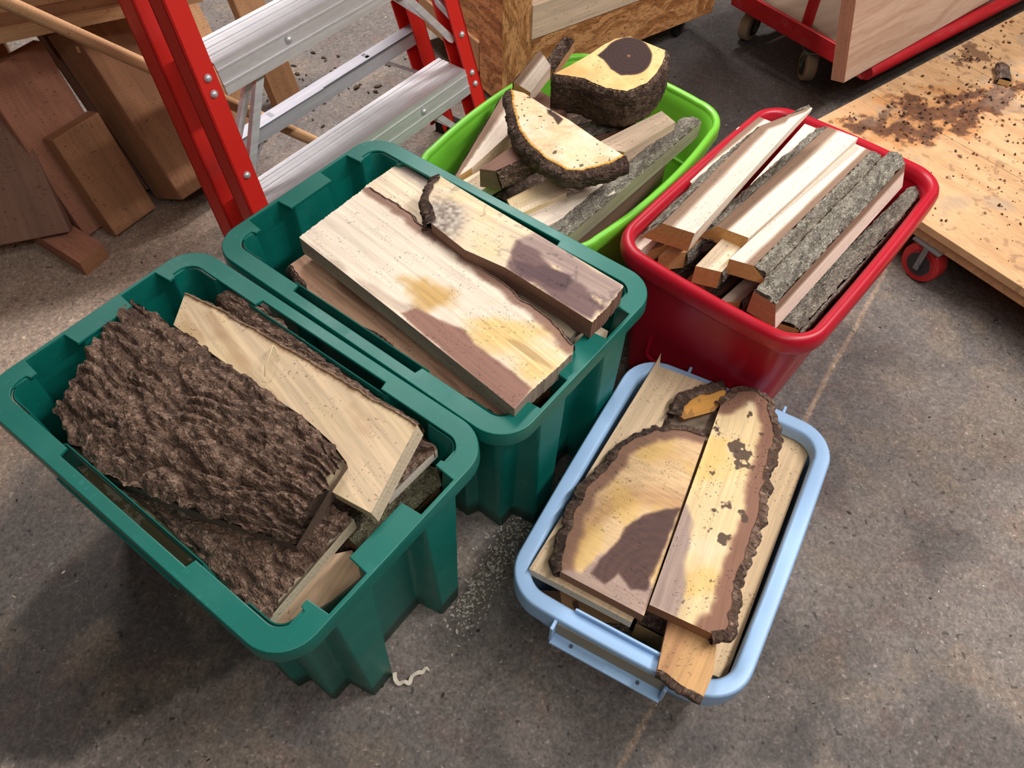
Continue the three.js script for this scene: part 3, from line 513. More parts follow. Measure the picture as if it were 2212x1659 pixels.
// blue tote, low
{
  const g = placeTote('storage_tote', 'low light blue tote holding wide live edge slabs', .2941, -.649, .4883), h = .20, hl = .2008, hw = .2798, r = .072;
  const pts = outline(hl, hw, r, .003, .002, .008);
  part(g, 'body', loft(pts, [[0, .052], [.006, .046], [.03, .042], [h - .05, .022], [h - .02, .016], [h - .008, .014], [h - .008, .018], [h - .05, .026], [.03, .046], [.01, .050], [.005, .056]], { capStart: 1, capEnd: 1 }), M2.blue);
  part(g, 'rim', loft(pts, [[h - .048, .004], [h - .050, .002], [h - .048, 0], [h - .006, -.001], [h - .002, .001], [h, .004], [h, .022], [h - .004, .027], [h - .012, .028], [h - .03, .028]]), M2.blue);
  for (const s of [1, -1]) part(g, 'handle_back', box(.184, .040, .002, 0, h - .032, s * (hw + .0035)), mat(0xa39a86, .8), 'dusty tan back of the handle pocket');
  for (const s of [1, -1]) {
    const hd = part(g, 'handle', merge([box(.19, .007, .026, .0, h - .056, s * (hw + .010), .002), box(.006, .050, .022, -.095, h - .030, s * (hw + .008), .002), box(.006, .050, .022, .095, h - .030, s * (hw + .008), .002)]), M2.blue, 'moulded carrying handle');
    const lip = new THREE.CylinderGeometry(.12, .12, .006, 40, 1, false, -.85, 1.7); lip.scale(1, 1, .22); metreUV(lip); lip.translate(0, h + .001, s * 0);
    const fl = box(.15, .022, .005, 0, h - .002, s * (hw - .024), .002); part(g, 'inner_lip', fl, M2.blue);
  }
  for (const x of [-.06, .055]) part(g, 'screw', new THREE.CylinderGeometry(.003, .003, .003, 10).translate(x, h - .051, hw + .012), mat(0x55606a, .5));
}

// ------------------------------------------------------------------ timber in the totes
const spot = (x, z, s, th) => sstep(th, th + .06, fbm(x * 60 + s, z * 60, 3));
const speck = (c, x, z, s, k = .75) => n2(x * 420 + s, z * 420) > .86 && fbm(x * 30 + s, z * 30, 2) > .5 ? mul3(c, k) : c;
const wob = (x, z, a = .02, s = 0) => (fbm(x * 25 + s, z * 25, 3) - .5) * a;
const G = { left: 'offcuts in the left green tote', mid: 'planks in the middle green tote', lime: 'offcuts in the lime tote', red: 'strips in the red tote', blue: 'slabs in the blue tote' };

// --- left green tote
barkSlab('bark_slab', 'large thick brown bark slab lying on top of the left green tote', 'wood slab', PTS.barkSlabTopA, PTS.barkSlabTopB, .03, { group: G.left, amp: .030, crown: .016, step: .0028, jag: .02, wood: M.dark });
barkSlab('bark_slab', 'second brown bark slab poking out under the large one in the left green tote', 'wood slab', PTS.barkSlabLowA, PTS.barkSlabLowB, .026, { group: G.left, amp: .018, crown: .006, jag: .012, wood: M.sap2 });
const creamPlank = slab('plank', 'thick cream plank with a pointed end beside the large bark slab', 'plank', PTS.creamPlank, .034, { group: G.left, bark: [0, 1, 2, 3], barkT: .005, wander: .006, band: 1, side: M.sap2, barkMat: M.bark,
  paint: (x, y, X, Z, d) => { let c = mul3([232, 208, 172], grain(x, y, 2)); c = mix3(c, [150, 116, 80], sstep(.012, .002, d + wob(X, Z, .01)) * .8); c = mix3(c, [186, 146, 110], sstep(.58, .8, fbm(x * 9 + 3, y * 22, 4)) * .6); c = mix3(c, [232, 212, 150], sstep(.5, .8, fbm(x * 5 + 9, y * 14, 3)) * .4); return speck(c, X, Z, 1); } });
{ const b = creamPlank.position, c = new THREE.CatmullRomCurve3([[-.379, .434, -.727], [-.379, .444, -.740], [-.375, .449, -.759], [-.374, .446, -.779], [-.366, .438, -.766]].map(p => V(p[0] - b.x, p[1] - b.y, p[2] - b.z))); part(creamPlank, 'splinter', new THREE.TubeGeometry(c, 30, .0016, 6), mat(0xe2cfa8, .8), 'thin curled splinter'); }
barkSlab('bark_slab', 'narrow dark bark slab between the cream plank and the tote side', 'wood slab', PTS.barkBackA, PTS.barkBackB, .03, { group: G.left, amp: .012, crown: .008, wood: M.heart });
barkSlab('offcut', 'small bark topped offcut with a fuzzy pale edge under the cream plank', 'offcut', PTS.smallBarkA, PTS.smallBarkB, .022, { group: G.left, amp: .007, crown: .002, wood: M.sap });
barkSlab('bark_slab', 'green grey mossy bark slab at the near right corner of the left green tote', 'wood slab', PTS.mossA, PTS.mossB, .03, { group: G.left, amp: .008, crown: .004, barkMat: M.barkMoss, wood: M.brown });
slab('plank', 'pale plank lying deep at the near end of the left green tote', 'plank', PTS.palePlankLow, .03, { group: G.left, side: M.sap, paint: (x, y, X, Z) => speck(mul3([222, 190, 156], grain(x, y, 4)), X, Z, 2) });
slab('plank', 'greenish weathered plank standing along the outer side of the left green tote', 'plank', PTS.mossEdge, .09, { group: G.left, side: M.grey, paint: (x, y, X, Z) => mix3(mul3([150, 140, 104], grain(x, y, 4)), [206, 190, 168], spot(X, Z, 4, .55)) });
// --- middle green tote
const along = [.80, .60];
slab('plank', 'wide cream plank with brown heartwood and yellow stain, topmost in the middle green tote', 'plank', PTS.bigPlank, .036, { group: G.mid, dir: [.725, .69], bark: [2, 3, 4, 5, 6, 7, 8, 9, 10, 11], fuzzy: [0, 13], barkT: .005, wander: .012, band: 1, side: M.grey, barkMat: M.bark, res: 1300,
  paint: (x, y, X, Z, d) => {
    const g = grain(x, y, 5); let c = mul3([243, 229, 208], g); const w = wob(X, Z, .02);
    c = mix3(c, mul3([196, 178, 158], g), sstep(.006, -.006, polyDist(MARKS.bigGrey, X, Z) + w) * .75);
    c = mix3(c, mul3([226, 192, 118], g * 1.05), sstep(.035, -.03, polyDist(MARKS.bigYellow, X, Z) + wob(x * .4, Z, .10, 3)) * .8);
    c = mix3(c, mul3([200, 158, 84], g), sstep(.018, -.02, polyDist(MARKS.bigBlotch, X, Z) + w * 2) * .8);
    const streak = sstep(.62, .78, n2(x * 6, y * 120 + 3)) * sstep(.03, -.03, polyDist(MARKS.bigYellow, X, Z) + w * 2); c = mix3(c, [150, 116, 74], streak * .45 * sstep(.3, .6, fbm(x * 20, y * 60, 3)));
    c = mix3(c, mul3([146, 110, 96], g * 1.05), sstep(.004, -.004, polyDist(MARKS.bigHeart, X, Z) + w * .4));
    c = mix3(c, mul3([136, 100, 84], g), sstep(.026, .012, d + wob(X, Z, .012, 4)) * .85);
    return speck(c, X, Z, 3);
  } });
slab('plank', 'plank with a dark purple brown heartwood end in the middle green tote', 'plank', PTS.heartPlank, .04, { group: G.mid, dir: [.80, .60], bark: [9, 10], fuzzy: [4, 5], barkT: .016, wander: .02, side: M.heart, barkMat: M.barkDark, res: 1300,
  paint: (x, y, X, Z) => {
    const g = grain(x, y, 8); let c = mul3([234, 214, 182], g); const w = wob(X, Z, .02, 5);
    c = mix3(c, [236, 210, 150], sstep(.45, .7, fbm(X * 20 + 14, Z * 20, 4)) * .35);
    c = mix3(c, mul3([172, 150, 140], g), sstep(.006, -.006, polyDist(MARKS.heartMauve, X, Z) + w));
    c = mix3(c, mul3([120, 96, 94], g), sstep(.006, -.006, polyDist(MARKS.heartDark, X, Z) + w));
    c = mix3(c, mul3([98, 76, 78], g), sstep(.005, -.005, polyDist(MARKS.heartBlotch, X, Z) + w));
    if (fbm(X * 70, Z * 70 + 2, 3) > .72) c = mul3(c, .86);
    const dd = Math.hypot(X - PTS.heartPlank[9][0], Z - PTS.heartPlank[9][2]) + w * 2; c = mix3(c, mix3([96, 84, 78], [206, 200, 190], n2(X * 160, Z * 160)), sstep(.085, .04, dd) * .8);
    return speck(c, X, Z, 5);
  } });
slab('plank', 'cream plank underneath, showing at the far corner between the two top planks', 'plank', PTS.underPlank, .036, { group: G.mid, dir: [.725, .69], fuzzy: [7], side: M.sap, paint: (x, y, X, Z) => { const g = grain(x, y, 9); let c = mul3([240, 223, 194], g); c = mix3(c, mul3([186, 170, 158], g), sstep(.0, .02, y + wob(X, Z, .015) - .045)); return speck(c, X, Z, 6); } });
slab('plank', 'reddish brown plank with ragged bark edge, under the big yellow stained plank', 'plank', PTS.brownPlank, .034, { group: G.mid, dir: [.725, .69], bark: [1, 2, 3, 4, 5, 6], barkT: .008, wander: .012, side: M.red, barkMat: M.barkDark, paint: (x, y, X, Z) => { const g = grain(x, y, 10); let c = mul3([196, 156, 128], g); c = mix3(c, mul3([226, 192, 160], g), sstep(.4, .7, fbm(x * 4, y * 30, 3)) * .7); c = mix3(c, [120, 84, 66], sstep(.55, .8, fbm(x * 8, y * 60 + 7, 3)) * .6); return speck(c, X, Z, 7); } });
slab('plank', 'grey plank low against the near side of the middle green tote', 'plank', PTS.greyPlank, .05, { group: G.mid, side: M.grey, paint: (x, y, X, Z) => mul3([150, 132, 116], grain(x, y, 11)) });
slab('plank', 'short pale plank end showing below the two top planks by the tote rim', 'plank', PTS.endPlank, .04, { group: G.mid, side: M.grey, paint: (x, y, X, Z) => mul3([206, 186, 158], grain(x, y, 12)) });

// --- lime tote
slab('wood_slice', 'half round pale slice of trunk with thick bark, tilted in the lime tote', 'wood slice', PTS.cookie, .042, { group: G.lime, dir: [.7, .7], bark: [5, 6, 7, 8, 9, 10, 11, 12], barkT: .011, wander: .008, band: 1, side: M.brown, barkMat: M.barkDark, flare: .004, res: 1400,
  paint: (x, y, X, Z, d) => {
    let c = mul3([234, 206, 164], .86 + .2 * fbm(X * 30, Z * 30, 4) + .1 * n2(X * 240, Z * 240)); const w = wob(X, Z, .012);
    c = mix3(c, [244, 234, 216], sstep(.42, .7, fbm(X * 18 + 31, Z * 18, 4)) * .6); c = mix3(c, [196, 158, 112], sstep(.55, .85, fbm(X * 24, Z * 60 + 21, 4)) * .5);
    c = mix3(c, [196, 142, 44], sstep(.012, .006, d + w * .4)); if (d + w * .3 < .005) c = [92, 60, 40];
    c = mix3(c, [70, 48, 34], sstep(.003, -.002, polyDist(MARKS.cookieHole, X, Z) + w * .4));
    if (n2(X * 170 + 5, Z * 170) > .9 && fbm(X * 20, Z * 20, 2) > .5) c = mul3(c, .45);
    return c;
  } });
slab('log_chunk', 'bark covered log chunk with a dark round core, highest in the lime tote', 'log', PTS.log, .105, { group: G.lime, dir: [1, 0], bark: [7, 8, 9, 10, 11, 12, 13], barkT: .012, wander: .006, band: 1, side: M.brown, barkMat: M.barkDark, res: 1600, rough: .88,
  paint: (x, y, X, Z, d) => {
    const cx = MARKS.logCentre[0], r = Math.hypot(X - cx[0], Z - cx[1]), w = wob(X, Z, .008), ring = .5 + .5 * Math.sin((r + w * .6) * 700);
    let c = mul3([236, 204, 142], .9 + .16 * fbm(X * 40, Z * 40, 4)); c = mix3(c, [214, 164, 92], sstep(.07, .15, r) * .5 + sstep(.5, .8, fbm(X * 30, Z * 30 + 12, 4)) * .4);
    c = mix3(c, mul3([58, 38, 34], .94 + .14 * ring), sstep(.003, -.002, Math.min(r - .05, polyDist(MARKS.logCore, X, Z) + .012) + w * .8));
    if (r < .004) c = [128, 86, 66]; if (d + w * .3 < .003) c = [84, 54, 42];
    return speck(c, X, Z, 8, .6);
  } });
const S4 = k => { const p = v3(PTS[k]); return [[p[0], p[1]], [p[2], p[3]]]; };
const sticky = (k, name, label, cat, th, o) => { const [a, b] = S4(k); return stick(name, label, cat, a, b, th, o); };
sticky('lSpike', 'wood_strip', 'short strip with a pale face leaning up over the far rim of the lime tote', 'wood strip', .03, { group: G.lime, faces: { t: 'h', l: 'b' }, bark: M.barkDark, amp: .004 });
sticky('lBarkSpike', 'wood_strip', 'bark covered strip poking up beside the log chunk', 'wood strip', .025, { group: G.lime, faces: { t: 'b', l: 'b' }, bark: M.barkDark, wood: M.tan, amp: .005 });
sticky('lWedge', 'wood_strip', 'long wedge strip with dark bark edge along the lime tote side', 'wood strip', .05, { group: G.lime, faces: { t: 'h', l: 'b' }, bark: M.barkDark, wood: M.sap2, amp: .006 });
sticky('lBlock', 'offcut', 'stubby block with rough bark face under the half round slice', 'offcut', .045, { group: G.lime, faces: { t: 'w', r: 'b', n: 'w' }, wood: M.heart, bark: M.bark, amp: .009, skewR: .012 });
sticky('lCreamLow', 'wood_strip', 'cream strip below the stubby bark block', 'wood strip', .03, { group: G.lime, wood: M.sap2 });
sticky('lCream', 'wood_strip', 'cream strip with a grey sawn end, left of the white strip', 'wood strip', .035, { group: G.lime, wood: M.sap2, end: M.grey });
sticky('lWhite', 'wood_strip', 'broad white strip lying flat below the half round slice', 'wood strip', .03, { group: G.lime, wood: M.sap });
sticky('lGreyBark', 'wood_strip', 'long grey bark strip along the lime tote side by the red tote', 'wood strip', .04, { group: G.lime, faces: { t: 'b' }, wood: M.grey, bark: M.barkGrey, amp: .010 });
sticky('lPale', 'wood_strip', 'pale board under the log chunk beside the grey bark strip', 'wood strip', .035, { group: G.lime, wood: M.pale });
sticky('lBrown', 'wood_strip', 'brown strip between the log chunk and the half round slice', 'wood strip', .03, { group: G.lime, wood: M.heart });
sticky('lUnder', 'wood_strip', 'dark grey bark strip in the shade under the log chunk', 'wood strip', .035, { group: G.lime, faces: { t: 'b' }, wood: M.heart, bark: M.barkGrey, amp: .008 });

// --- red tote
{
  const p = v3(PTS.rPoint), q = v3(PTS.rPointB);
  stick('wood_strip', 'pointed cream strip reaching highest over the far rim of the red tote', 'wood strip', [q[0].clone().lerp(p[0], .35).setY(p[0].y - .003), q[1].clone().lerp(p[1], .35).setY(p[1].y - .003), p[3].clone()], [p[2], p[2].clone().lerp(p[3], .92), p[3].clone().add(V(.004, -.002, .002))], .045, { group: G.red, faces: { t: 'h', l: 'b' }, skewL: -.034, skewR: -.004, thickFar: .008, amp: .006 });
}
sticky('rSecond', 'wood_strip', 'cream strip with dark heart stripe and bark, next to the pointed strip', 'wood strip', .038, { group: G.red, faces: { t: 'h', l: 'b' }, skewL: -.03, amp: .010 });
sticky('rWide', 'wood_strip', 'widest tan and cream strip in the middle of the red tote', 'wood strip', .035, { group: G.red, faces: { t: 'g', r: 'b' }, wood: M.sap2, skewR: .035, amp: .014 });
sticky('rBark', 'wood_strip', 'strip with grey bark top and bright cream side near the front of the red tote', 'wood strip', .05, { group: G.red, faces: { t: 'b', r: 'h' }, skewR: .016, amp: .015, wood: M.sap, end: M.tan });
sticky('rRight', 'wood_strip', 'grey bark strip lowest along the outer side of the red tote', 'wood strip', .05, { group: G.red, faces: { t: 'b', r: 'b' }, amp: .008, wood: M.heart });
sticky('rPaleLeft', 'wood_strip', 'thin pale strip against the red tote side by the lime tote', 'wood strip', .03, { group: G.red, wood: M.sap });
sticky('rBrown', 'wood_strip', 'brown backed strip with wide pale far end behind the pointed strip', 'wood strip', .035, { group: G.red, faces: { t: 'h', l: 'b' }, amp: .005 });
sticky('rPaleBack', 'wood_strip', 'pale strip between the pointed strip and the heart striped strip', 'wood strip', .03, { group: G.red, wood: M.sap });
sticky('rYellowEnd', 'wood_strip', 'strip with a yellow end at the near left corner of the red tote', 'wood strip', .03, { group: G.red, faces: { l: 'b' }, wood: M.heart, amp: .005 });
sticky('rBrownEnd', 'wood_strip', 'strip with a square brown end below the pointed strip', 'wood strip', .04, { group: G.red, wood: M.tan, faces: { r: 'b' }, amp: .005 });
sticky('rCreamEnd', 'wood_strip', 'strip with cream top and square ochre end under the heart striped strip', 'wood strip', .042, { group: G.red, wood: M.sap2, faces: { r: 'b' }, amp: .006 });
sticky('rDarkEnd', 'offcut', 'small dark bark offcut between two square strip ends in the red tote', 'offcut', .02, { group: G.red, faces: { t: 'b', n: 'b' }, bark: M.barkDark, wood: M.heart, amp: .004 });
sticky('rLowEnd', 'wood_strip', 'reddish strip end low behind the near rim of the red tote', 'wood strip', .04, { group: G.red, wood: M.red, end: M.red });
sticky('rGreyEnd', 'wood_strip', 'grey topped strip end lowest at the near rim of the red tote', 'wood strip', .04, { group: G.red, wood: M.grey, faces: { r: 'b' }, amp: .008 });

// --- blue tote
slab('board', 'wide pale board with a sharp splinter standing above the blue rim', 'board', PTS.paleBoard, .022, { group: G.blue, dir: [.5, -.86], side: M.sap2, paint: (x, y, X, Z) => speck(mul3([226, 200, 164], grain(x, y, 13)), X, Z, 9) });
slab('board', 'pale board along the outer side of the blue tote', 'board', PTS.paleBoardRight, .022, { group: G.blue, dir: [.45, -.89], side: M.sap2, paint: (x, y, X, Z) => speck(mul3([224, 196, 156], grain(x, y, 14)), X, Z, 10) });
slab('wood_slab', 'live edge slab with dark core and curved rings, left of the pair in the blue tote', 'wood slab', PTS.coreSlab, .024, { group: G.blue, dir: [.5, -.86], bark: [0, 1, 2, 3, 4, 5, 6, 7, 8], barkT: .014, wander: .014, band: 1, side: M.brown, barkMat: M.barkDark, res: 1500,
  paint: (x, y, X, Z, d) => {
    const cc = MARKS.coreCentre[0], r = Math.hypot((X - cc[0]) * 1.25, Z - cc[1]), w = wob(X, Z, .02, 2), ring = .5 + .5 * Math.sin((r + w * .4) * 420), fine = .88 + .12 * n2((X * .86 + Z * .5) * 40, (X * .5 - Z * .86) * 500) + .1 * fbm(X * 60, Z * 60, 3);
    let c = mul3([226, 194, 148], fine); c = mix3(c, mul3([180, 134, 92], fine), ring * .14 * sstep(.1, .2, r) + sstep(.15, .17, r) * sstep(.22, .17, r) * .55 + sstep(.23, .26, r) * sstep(.32, .27, r) * .3 * fbm(X * 30, Z * 30, 3));
    c = mix3(c, [222, 184, 100], sstep(.5, .72, fbm(X * 16 + 51, Z * 16, 4)) * .5);
    c = mix3(c, mul3([140, 106, 86], fine), sstep(.028, .014, d + w * .6));
    c = mix3(c, mul3([172, 148, 138], fine), sstep(.006, -.004, polyDist(MARKS.coreMauve, X, Z) + w) * .9);
    c = mix3(c, mul3([92, 68, 62], fine * (.96 + .07 * ring)), sstep(.004, -.004, polyDist(MARKS.core, X, Z) + w * .7));
    return speck(c, X, Z, 11);
  } });
slab('wood_slab', 'long live edge slab with dark dirt spots, right of the pair in the blue tote', 'wood slab', PTS.longSlab, .026, { group: G.blue, dir: [.38, -.92], bark: [0, 1, 2, 3, 4, 5, 6, 7, 8, 9, 10, 11, 12], barkT: .013, wander: .014, band: 1, side: M.brown, barkMat: M.bark, res: 1500,
  paint: (x, y, X, Z, d) => {
    const w = wob(X, Z, .02, 6), fine = grain(x, y, 15); let c = mul3([232, 206, 158], fine);
    c = mix3(c, [228, 190, 104], sstep(.46, .72, fbm(X * 14 + 61, Z * 14, 4)) * .6); c = mix3(c, [240, 226, 198], sstep(.5, .75, fbm(X * 18 + 41, Z * 18, 4)) * .5);
    c = mix3(c, mul3([142, 104, 84], fine), sstep(.034, .020, d + w * .7));
    c = mix3(c, mul3([164, 142, 134], fine), sstep(.006, -.006, polyDist(MARKS.longHeart, X, Z) + w) * .9);
    let s = 1; for (const [sx, sz, r] of MARKS.longSpots) s = Math.min(s, Math.hypot(X - sx, Z - sz) - r + (fbm(X * 70, Z * 70 + 8, 3) - .5) * .05 + .004); c = mix3(c, [84, 66, 54], sstep(.003, -.002, s) * .9);
    return speck(c, X, Z, 12, .6);
  } });
slab('offcut', 'ochre chunk of wood with a scalloped bark edge at the top of the blue tote', 'offcut', PTS.yellowChunk, .03, { group: G.blue, bark: [0, 1, 2], barkT: .018, wander: .012, side: M.brown, barkMat: M.barkDark, paint: (x, y, X, Z) => mix3(mul3([206, 150, 70], grain(x, y, 16)), [150, 104, 60], spot(X, Z, 5, .5) * .6) });
slab('offcut', 'weathered grey brown chunk wedged between the pair of slabs in the blue tote', 'offcut', PTS.barkChunk, .035, { group: G.blue, bark: [0, 1, 4], barkT: .012, wander: .016, side: M.brown, barkMat: M.bark, paint: (x, y, X, Z) => mix3([92, 74, 60], [150, 136, 116], fbm(X * 40, Z * 160, 4)) });
slab('board', 'short brown board sticking out over the near blue rim', 'board', PTS.rimBoard, .016, { group: G.blue, dir: [-.5, .86], bark: [3], barkT: .007, side: M.brown, barkMat: M.barkDark, paint: (x, y, X, Z) => { const g = grain(x, y, 17); let c = mul3([206, 162, 110], g); c = mix3(c, mul3([146, 98, 72], g), sstep(.5, .62, n2(x * 2, y * 46 + 4))); return speck(c, X, Z, 14); } });
slab('plank', 'brown waney plank below the pale board at the near end of the blue tote', 'plank', PTS.brownUnder, .03, { group: G.blue, side: M.brown, bark: [2, 3], barkT: .006, paint: (x, y, X, Z) => mix3(mul3([160, 122, 80], grain(x, y, 18)), [86, 60, 40], spot(X, Z, 5, .5)) });
// buried pieces that carry the visible ones
{
  const bury = (cx, cz, th, rows, what, mat_, grp) => {
    const c = Math.cos(th), s = Math.sin(th), W = (a, y, b) => V(cx + a * c - b * s, y, cz + a * s + b * c);
    rows.forEach(([a0, b0, a1, b1, w, y, t], i) => {
      const d = Math.hypot(a1 - a0, b1 - b0), nx = -(b1 - b0) / d * w / 2, nz = (a1 - a0) / d * w / 2;
      stick('offcut', ['dark bark offcut buried along one side of ', 'dark bark offcut buried along the other side of ', 'dark bark offcut at the very bottom of '][i] + what, 'offcut', [W(a0 - nx, y, b0 - nz), W(a1 - nx, y, b1 - nz)], [W(a0 + nx, y, b0 + nz), W(a1 + nx, y, b1 + nz)], t, { wood: mat_, group: grp, faces: { t: 'b' }, bark: M.barkDark, step: .012, amp: .006 });
    });
  };
  bury(-.4278, -.6665, .6305, [[-.26, -.06, .27, -.06, .17, .275, .10], [-.26, .10, .27, .08, .12, .27, .10], [-.24, 0, .26, 0, .28, .165, .12]], 'the left green tote', M.brown, G.left);
  bury(-.1494, -1.0017, .6486, [[-.26, -.07, .27, -.07, .15, .285, .12], [-.26, .10, .27, .08, .12, .285, .12], [-.24, 0, .26, 0, .28, .155, .12]], 'the middle green tote', M.brown, G.mid);
  bury(.124, -1.474, Math.atan2(.79, -.61), [[-.20, -.07, .22, -.07, .13, .265, .10], [-.20, .08, .20, .07, .12, .27, .10], [-.18, 0, .2, 0, .24, .155, .12]], 'the lime tote', M.heart, G.lime);
  bury(.5161, -1.1797, .6861, [[-.07, -.21, -.07, .21, .10, .30, .12], [.05, -.21, .05, .21, .10, .30, .12], [0, -.18, 0, .19, .20, .17, .14]], 'the red tote', M.brown, G.red);
  bury(.2941, -.649, .4883, [[-.06, -.20, -.06, .16, .10, .135, .06], [.07, -.20, .07, .20, .11, .135, .06], [0, -.18, 0, .19, .20, .07, .05]], 'the blue tote', M.brown, G.blue);
}

// ------------------------------------------------------------------ folded step ladder
{
  const u = V(.5888, 0, -.8083), n = V(.8083, 0, .5888);           // across the ladder, towards its front
  const C = V(-.2894, 0, -1.5723), t = Math.tan(15 * Math.PI / 180);
  const g = thing('step_ladder', 'folded red fibreglass step ladder with aluminium steps behind the green totes', 'ladder', [C.x, 0, C.z], 0);
  const P = (a, y, d) => V(0, 0, 0).addScaledVector(u, a).addScaledVector(n, d - t * y).setY(y);
  const redM = mat(0xe62a22, .42);
  const aluT = tex(256, 256, (a, b) => { const k = 214 + 22 * n2(a * 6, b * 190) + 12 * n2(a * 60, b * 250); return [k, k, k * 1.02]; });
  const alu = new THREE.MeshStandardMaterial({ map: aluT, metalness: .55, roughness: .42, side: THREE.DoubleSide }), aluDull = new THREE.MeshStandardMaterial({ map: aluT, color: 0xcfcfd4, metalness: .55, roughness: .5, side: THREE.DoubleSide });
  const halfF = y => .40 - .0615 * y, TOP = 2.15;
  const prism = (quad0, quad1) => {                                // box between two quads
    const p = [...quad0, ...quad1], f = [[0, 1, 5, 4], [1, 2, 6, 5], [2, 3, 7, 6], [3, 0, 4, 7], [3, 2, 1, 0], [4, 5, 6, 7]], pos = [], uv = [];
    for (const q of f) { const [a, b, c, d] = q.map(i => p[i]), w = a.distanceTo(b), h = b.distanceTo(c); for (const [v, x, y] of [[a, 0, 0], [b, w, 0], [c, w, h], [a, 0, 0], [c, w, h], [d, 0, h]]) { pos.push(v.x, v.y, v.z); uv.push(x, y); } }
    const k = new THREE.BufferGeometry(); k.setAttribute('position', new THREE.Float32BufferAttribute(pos, 3)); k.setAttribute('uv', new THREE.Float32BufferAttribute(uv, 2)); k.computeVertexNormals(); return k;
  };
  redM.side = THREE.DoubleSide;
  const rail = (side, front, y0, y1) => {                          // C channel: web on the outside, flanges inward
    const o = y => side * (front ? halfF(y) : halfF(y) - .012), d = y => front ? 0 : -.145 + .012 * y, dep = front ? .05 : .056, fw = .046, th = .005;
    const q = (a0, a1, d0, d1) => y => [P(o(y) - side * a0, y, d(y) - d0), P(o(y) - side * a1, y, d(y) - d0), P(o(y) - side * a1, y, d(y) - d1), P(o(y) - side * a0, y, d(y) - d1)];
    return merge([q(0, th, 0, dep), q(0, fw, 0, th), q(0, fw, dep - th, dep)].map(f => prism(f(y0), f(y1))));
  };
  for (const s of [-1, 1]) {
    part(g, 'front_rail', rail(s, true, .02, TOP), redM); part(g, 'rear_rail', rail(s, false, .02, TOP - .05), redM);
    for (const f of [0, 1]) { const d = f ? -.03 : -.155, a = s * (halfF(0) - .022); const b = box(.06, .03, .075, 0, 0, 0, .006); b.rotateY(Math.atan2(.8083, .5888)); const p = P(a, .015, d); b.translate(p.x, p.y, p.z); part(g, 'rubber_foot', b, mat(0x1c1c1c, .9)); }
  }
  const rivets = [];
  const rivet = p => { const s = new THREE.SphereGeometry(.0085, 14, 8, 0, Math.PI * 2, 0, Math.PI / 2); s.rotateX(Math.PI / 2); s.applyQuaternion(new THREE.Quaternion().setFromUnitVectors(V(0, 0, 1), n)); s.translate(p.x, p.y, p.z); part(g, 'rivet', s, alu); };
  for (let k = 0; k < 7; k++) {
    const y = .25 + k * .295, h = halfF(y) - .0475, dp = .088, pr = [];
    // tread with grooves, front lip
    const tread = []; const ribs = 7; for (let i = 0; i < ribs; i++) { const d0 = -.0 - dp * i / ribs, d1 = -dp * (i + (i % 2 ? .72 : .93)) / ribs; tread.push(prism([P(-h, y, d0 - t * 0), P(h, y, d0), P(h, y - .004, d0), P(-h, y - .004, d0)].map(v => v), [P(-h, y, d1), P(h, y, d1), P(h, y - .004, d1), P(-h, y - .004, d1)])); }
    tread.push(prism([P(-h, y - .003, .0), P(h, y - .003, .0), P(h, y - .006, .0), P(-h, y - .006, .0)], [P(-h, y - .003, -dp), P(h, y - .003, -dp), P(h, y - .006, -dp), P(-h, y - .006, -dp)]));
    const step = part(g, 'step', merge(tread), alu, 'grooved aluminium step');
    const lipD = .004, fl = [P(-h, y, lipD), P(h, y, lipD), P(h, y, lipD - .004), P(-h, y, lipD - .004)], fb = [P(-h, y - .062, lipD), P(h, y - .062, lipD), P(h, y - .062, lipD - .004), P(-h, y - .062, lipD - .004)];
    const m = [prism(fl, fb)]; for (const yy of [.012, .040]) m.push(prism([P(-h, y - yy, lipD + .0025), P(h, y - yy, lipD + .0025), P(h, y - yy, lipD), P(-h, y - yy, lipD)], [P(-h, y - yy - .004, lipD + .0025), P(h, y - yy - .004, lipD + .0025), P(h, y - yy - .004, lipD), P(-h, y - yy - .004, lipD)]));
    const lip = shadow(new THREE.Mesh(merge(m), alu)); lip.name = 'step_lip'; step.add(lip);
    for (const a of [-.14, .16]) rivet(P(a, y - .026, lipD + .001));
    for (const s of [-1, 1]) { rivet(P(s * (halfF(y) - .024), y - .018, .0005)); rivet(P(s * (halfF(y - .04) - .024), y - .048, .0005)); }
    if (k < 2) for (const s of [-1, 1]) {                           // diagonal braces under the step
      const q = (a0, y0, d0, a1, y1, d1, w) => prism([P(a0, y0, d0), P(a0 + w, y0, d0), P(a0 + w, y0, d0 - .012), P(a0, y0, d0 - .012)], [P(a1, y1, d1), P(a1 + w, y1, d1), P(a1 + w, y1, d1 - .012), P(a1, y1, d1 - .012)]);
      if (k === 1 || s > 0) part(g, 'brace', merge([q(s * .215, y - .055, -.022, s * (halfF(y - .22) - .03), y - .23, -.012, .022 * -s), q(s * .19, y - .055, -.066, s * (halfF(y - .2) - .03), y - .21, -.05, .018 * -s)]), alu, 'thin diagonal aluminium brace');
      rivet(P(s * (halfF(y - .22) - .024), y - .215, .0005));
    }
  }
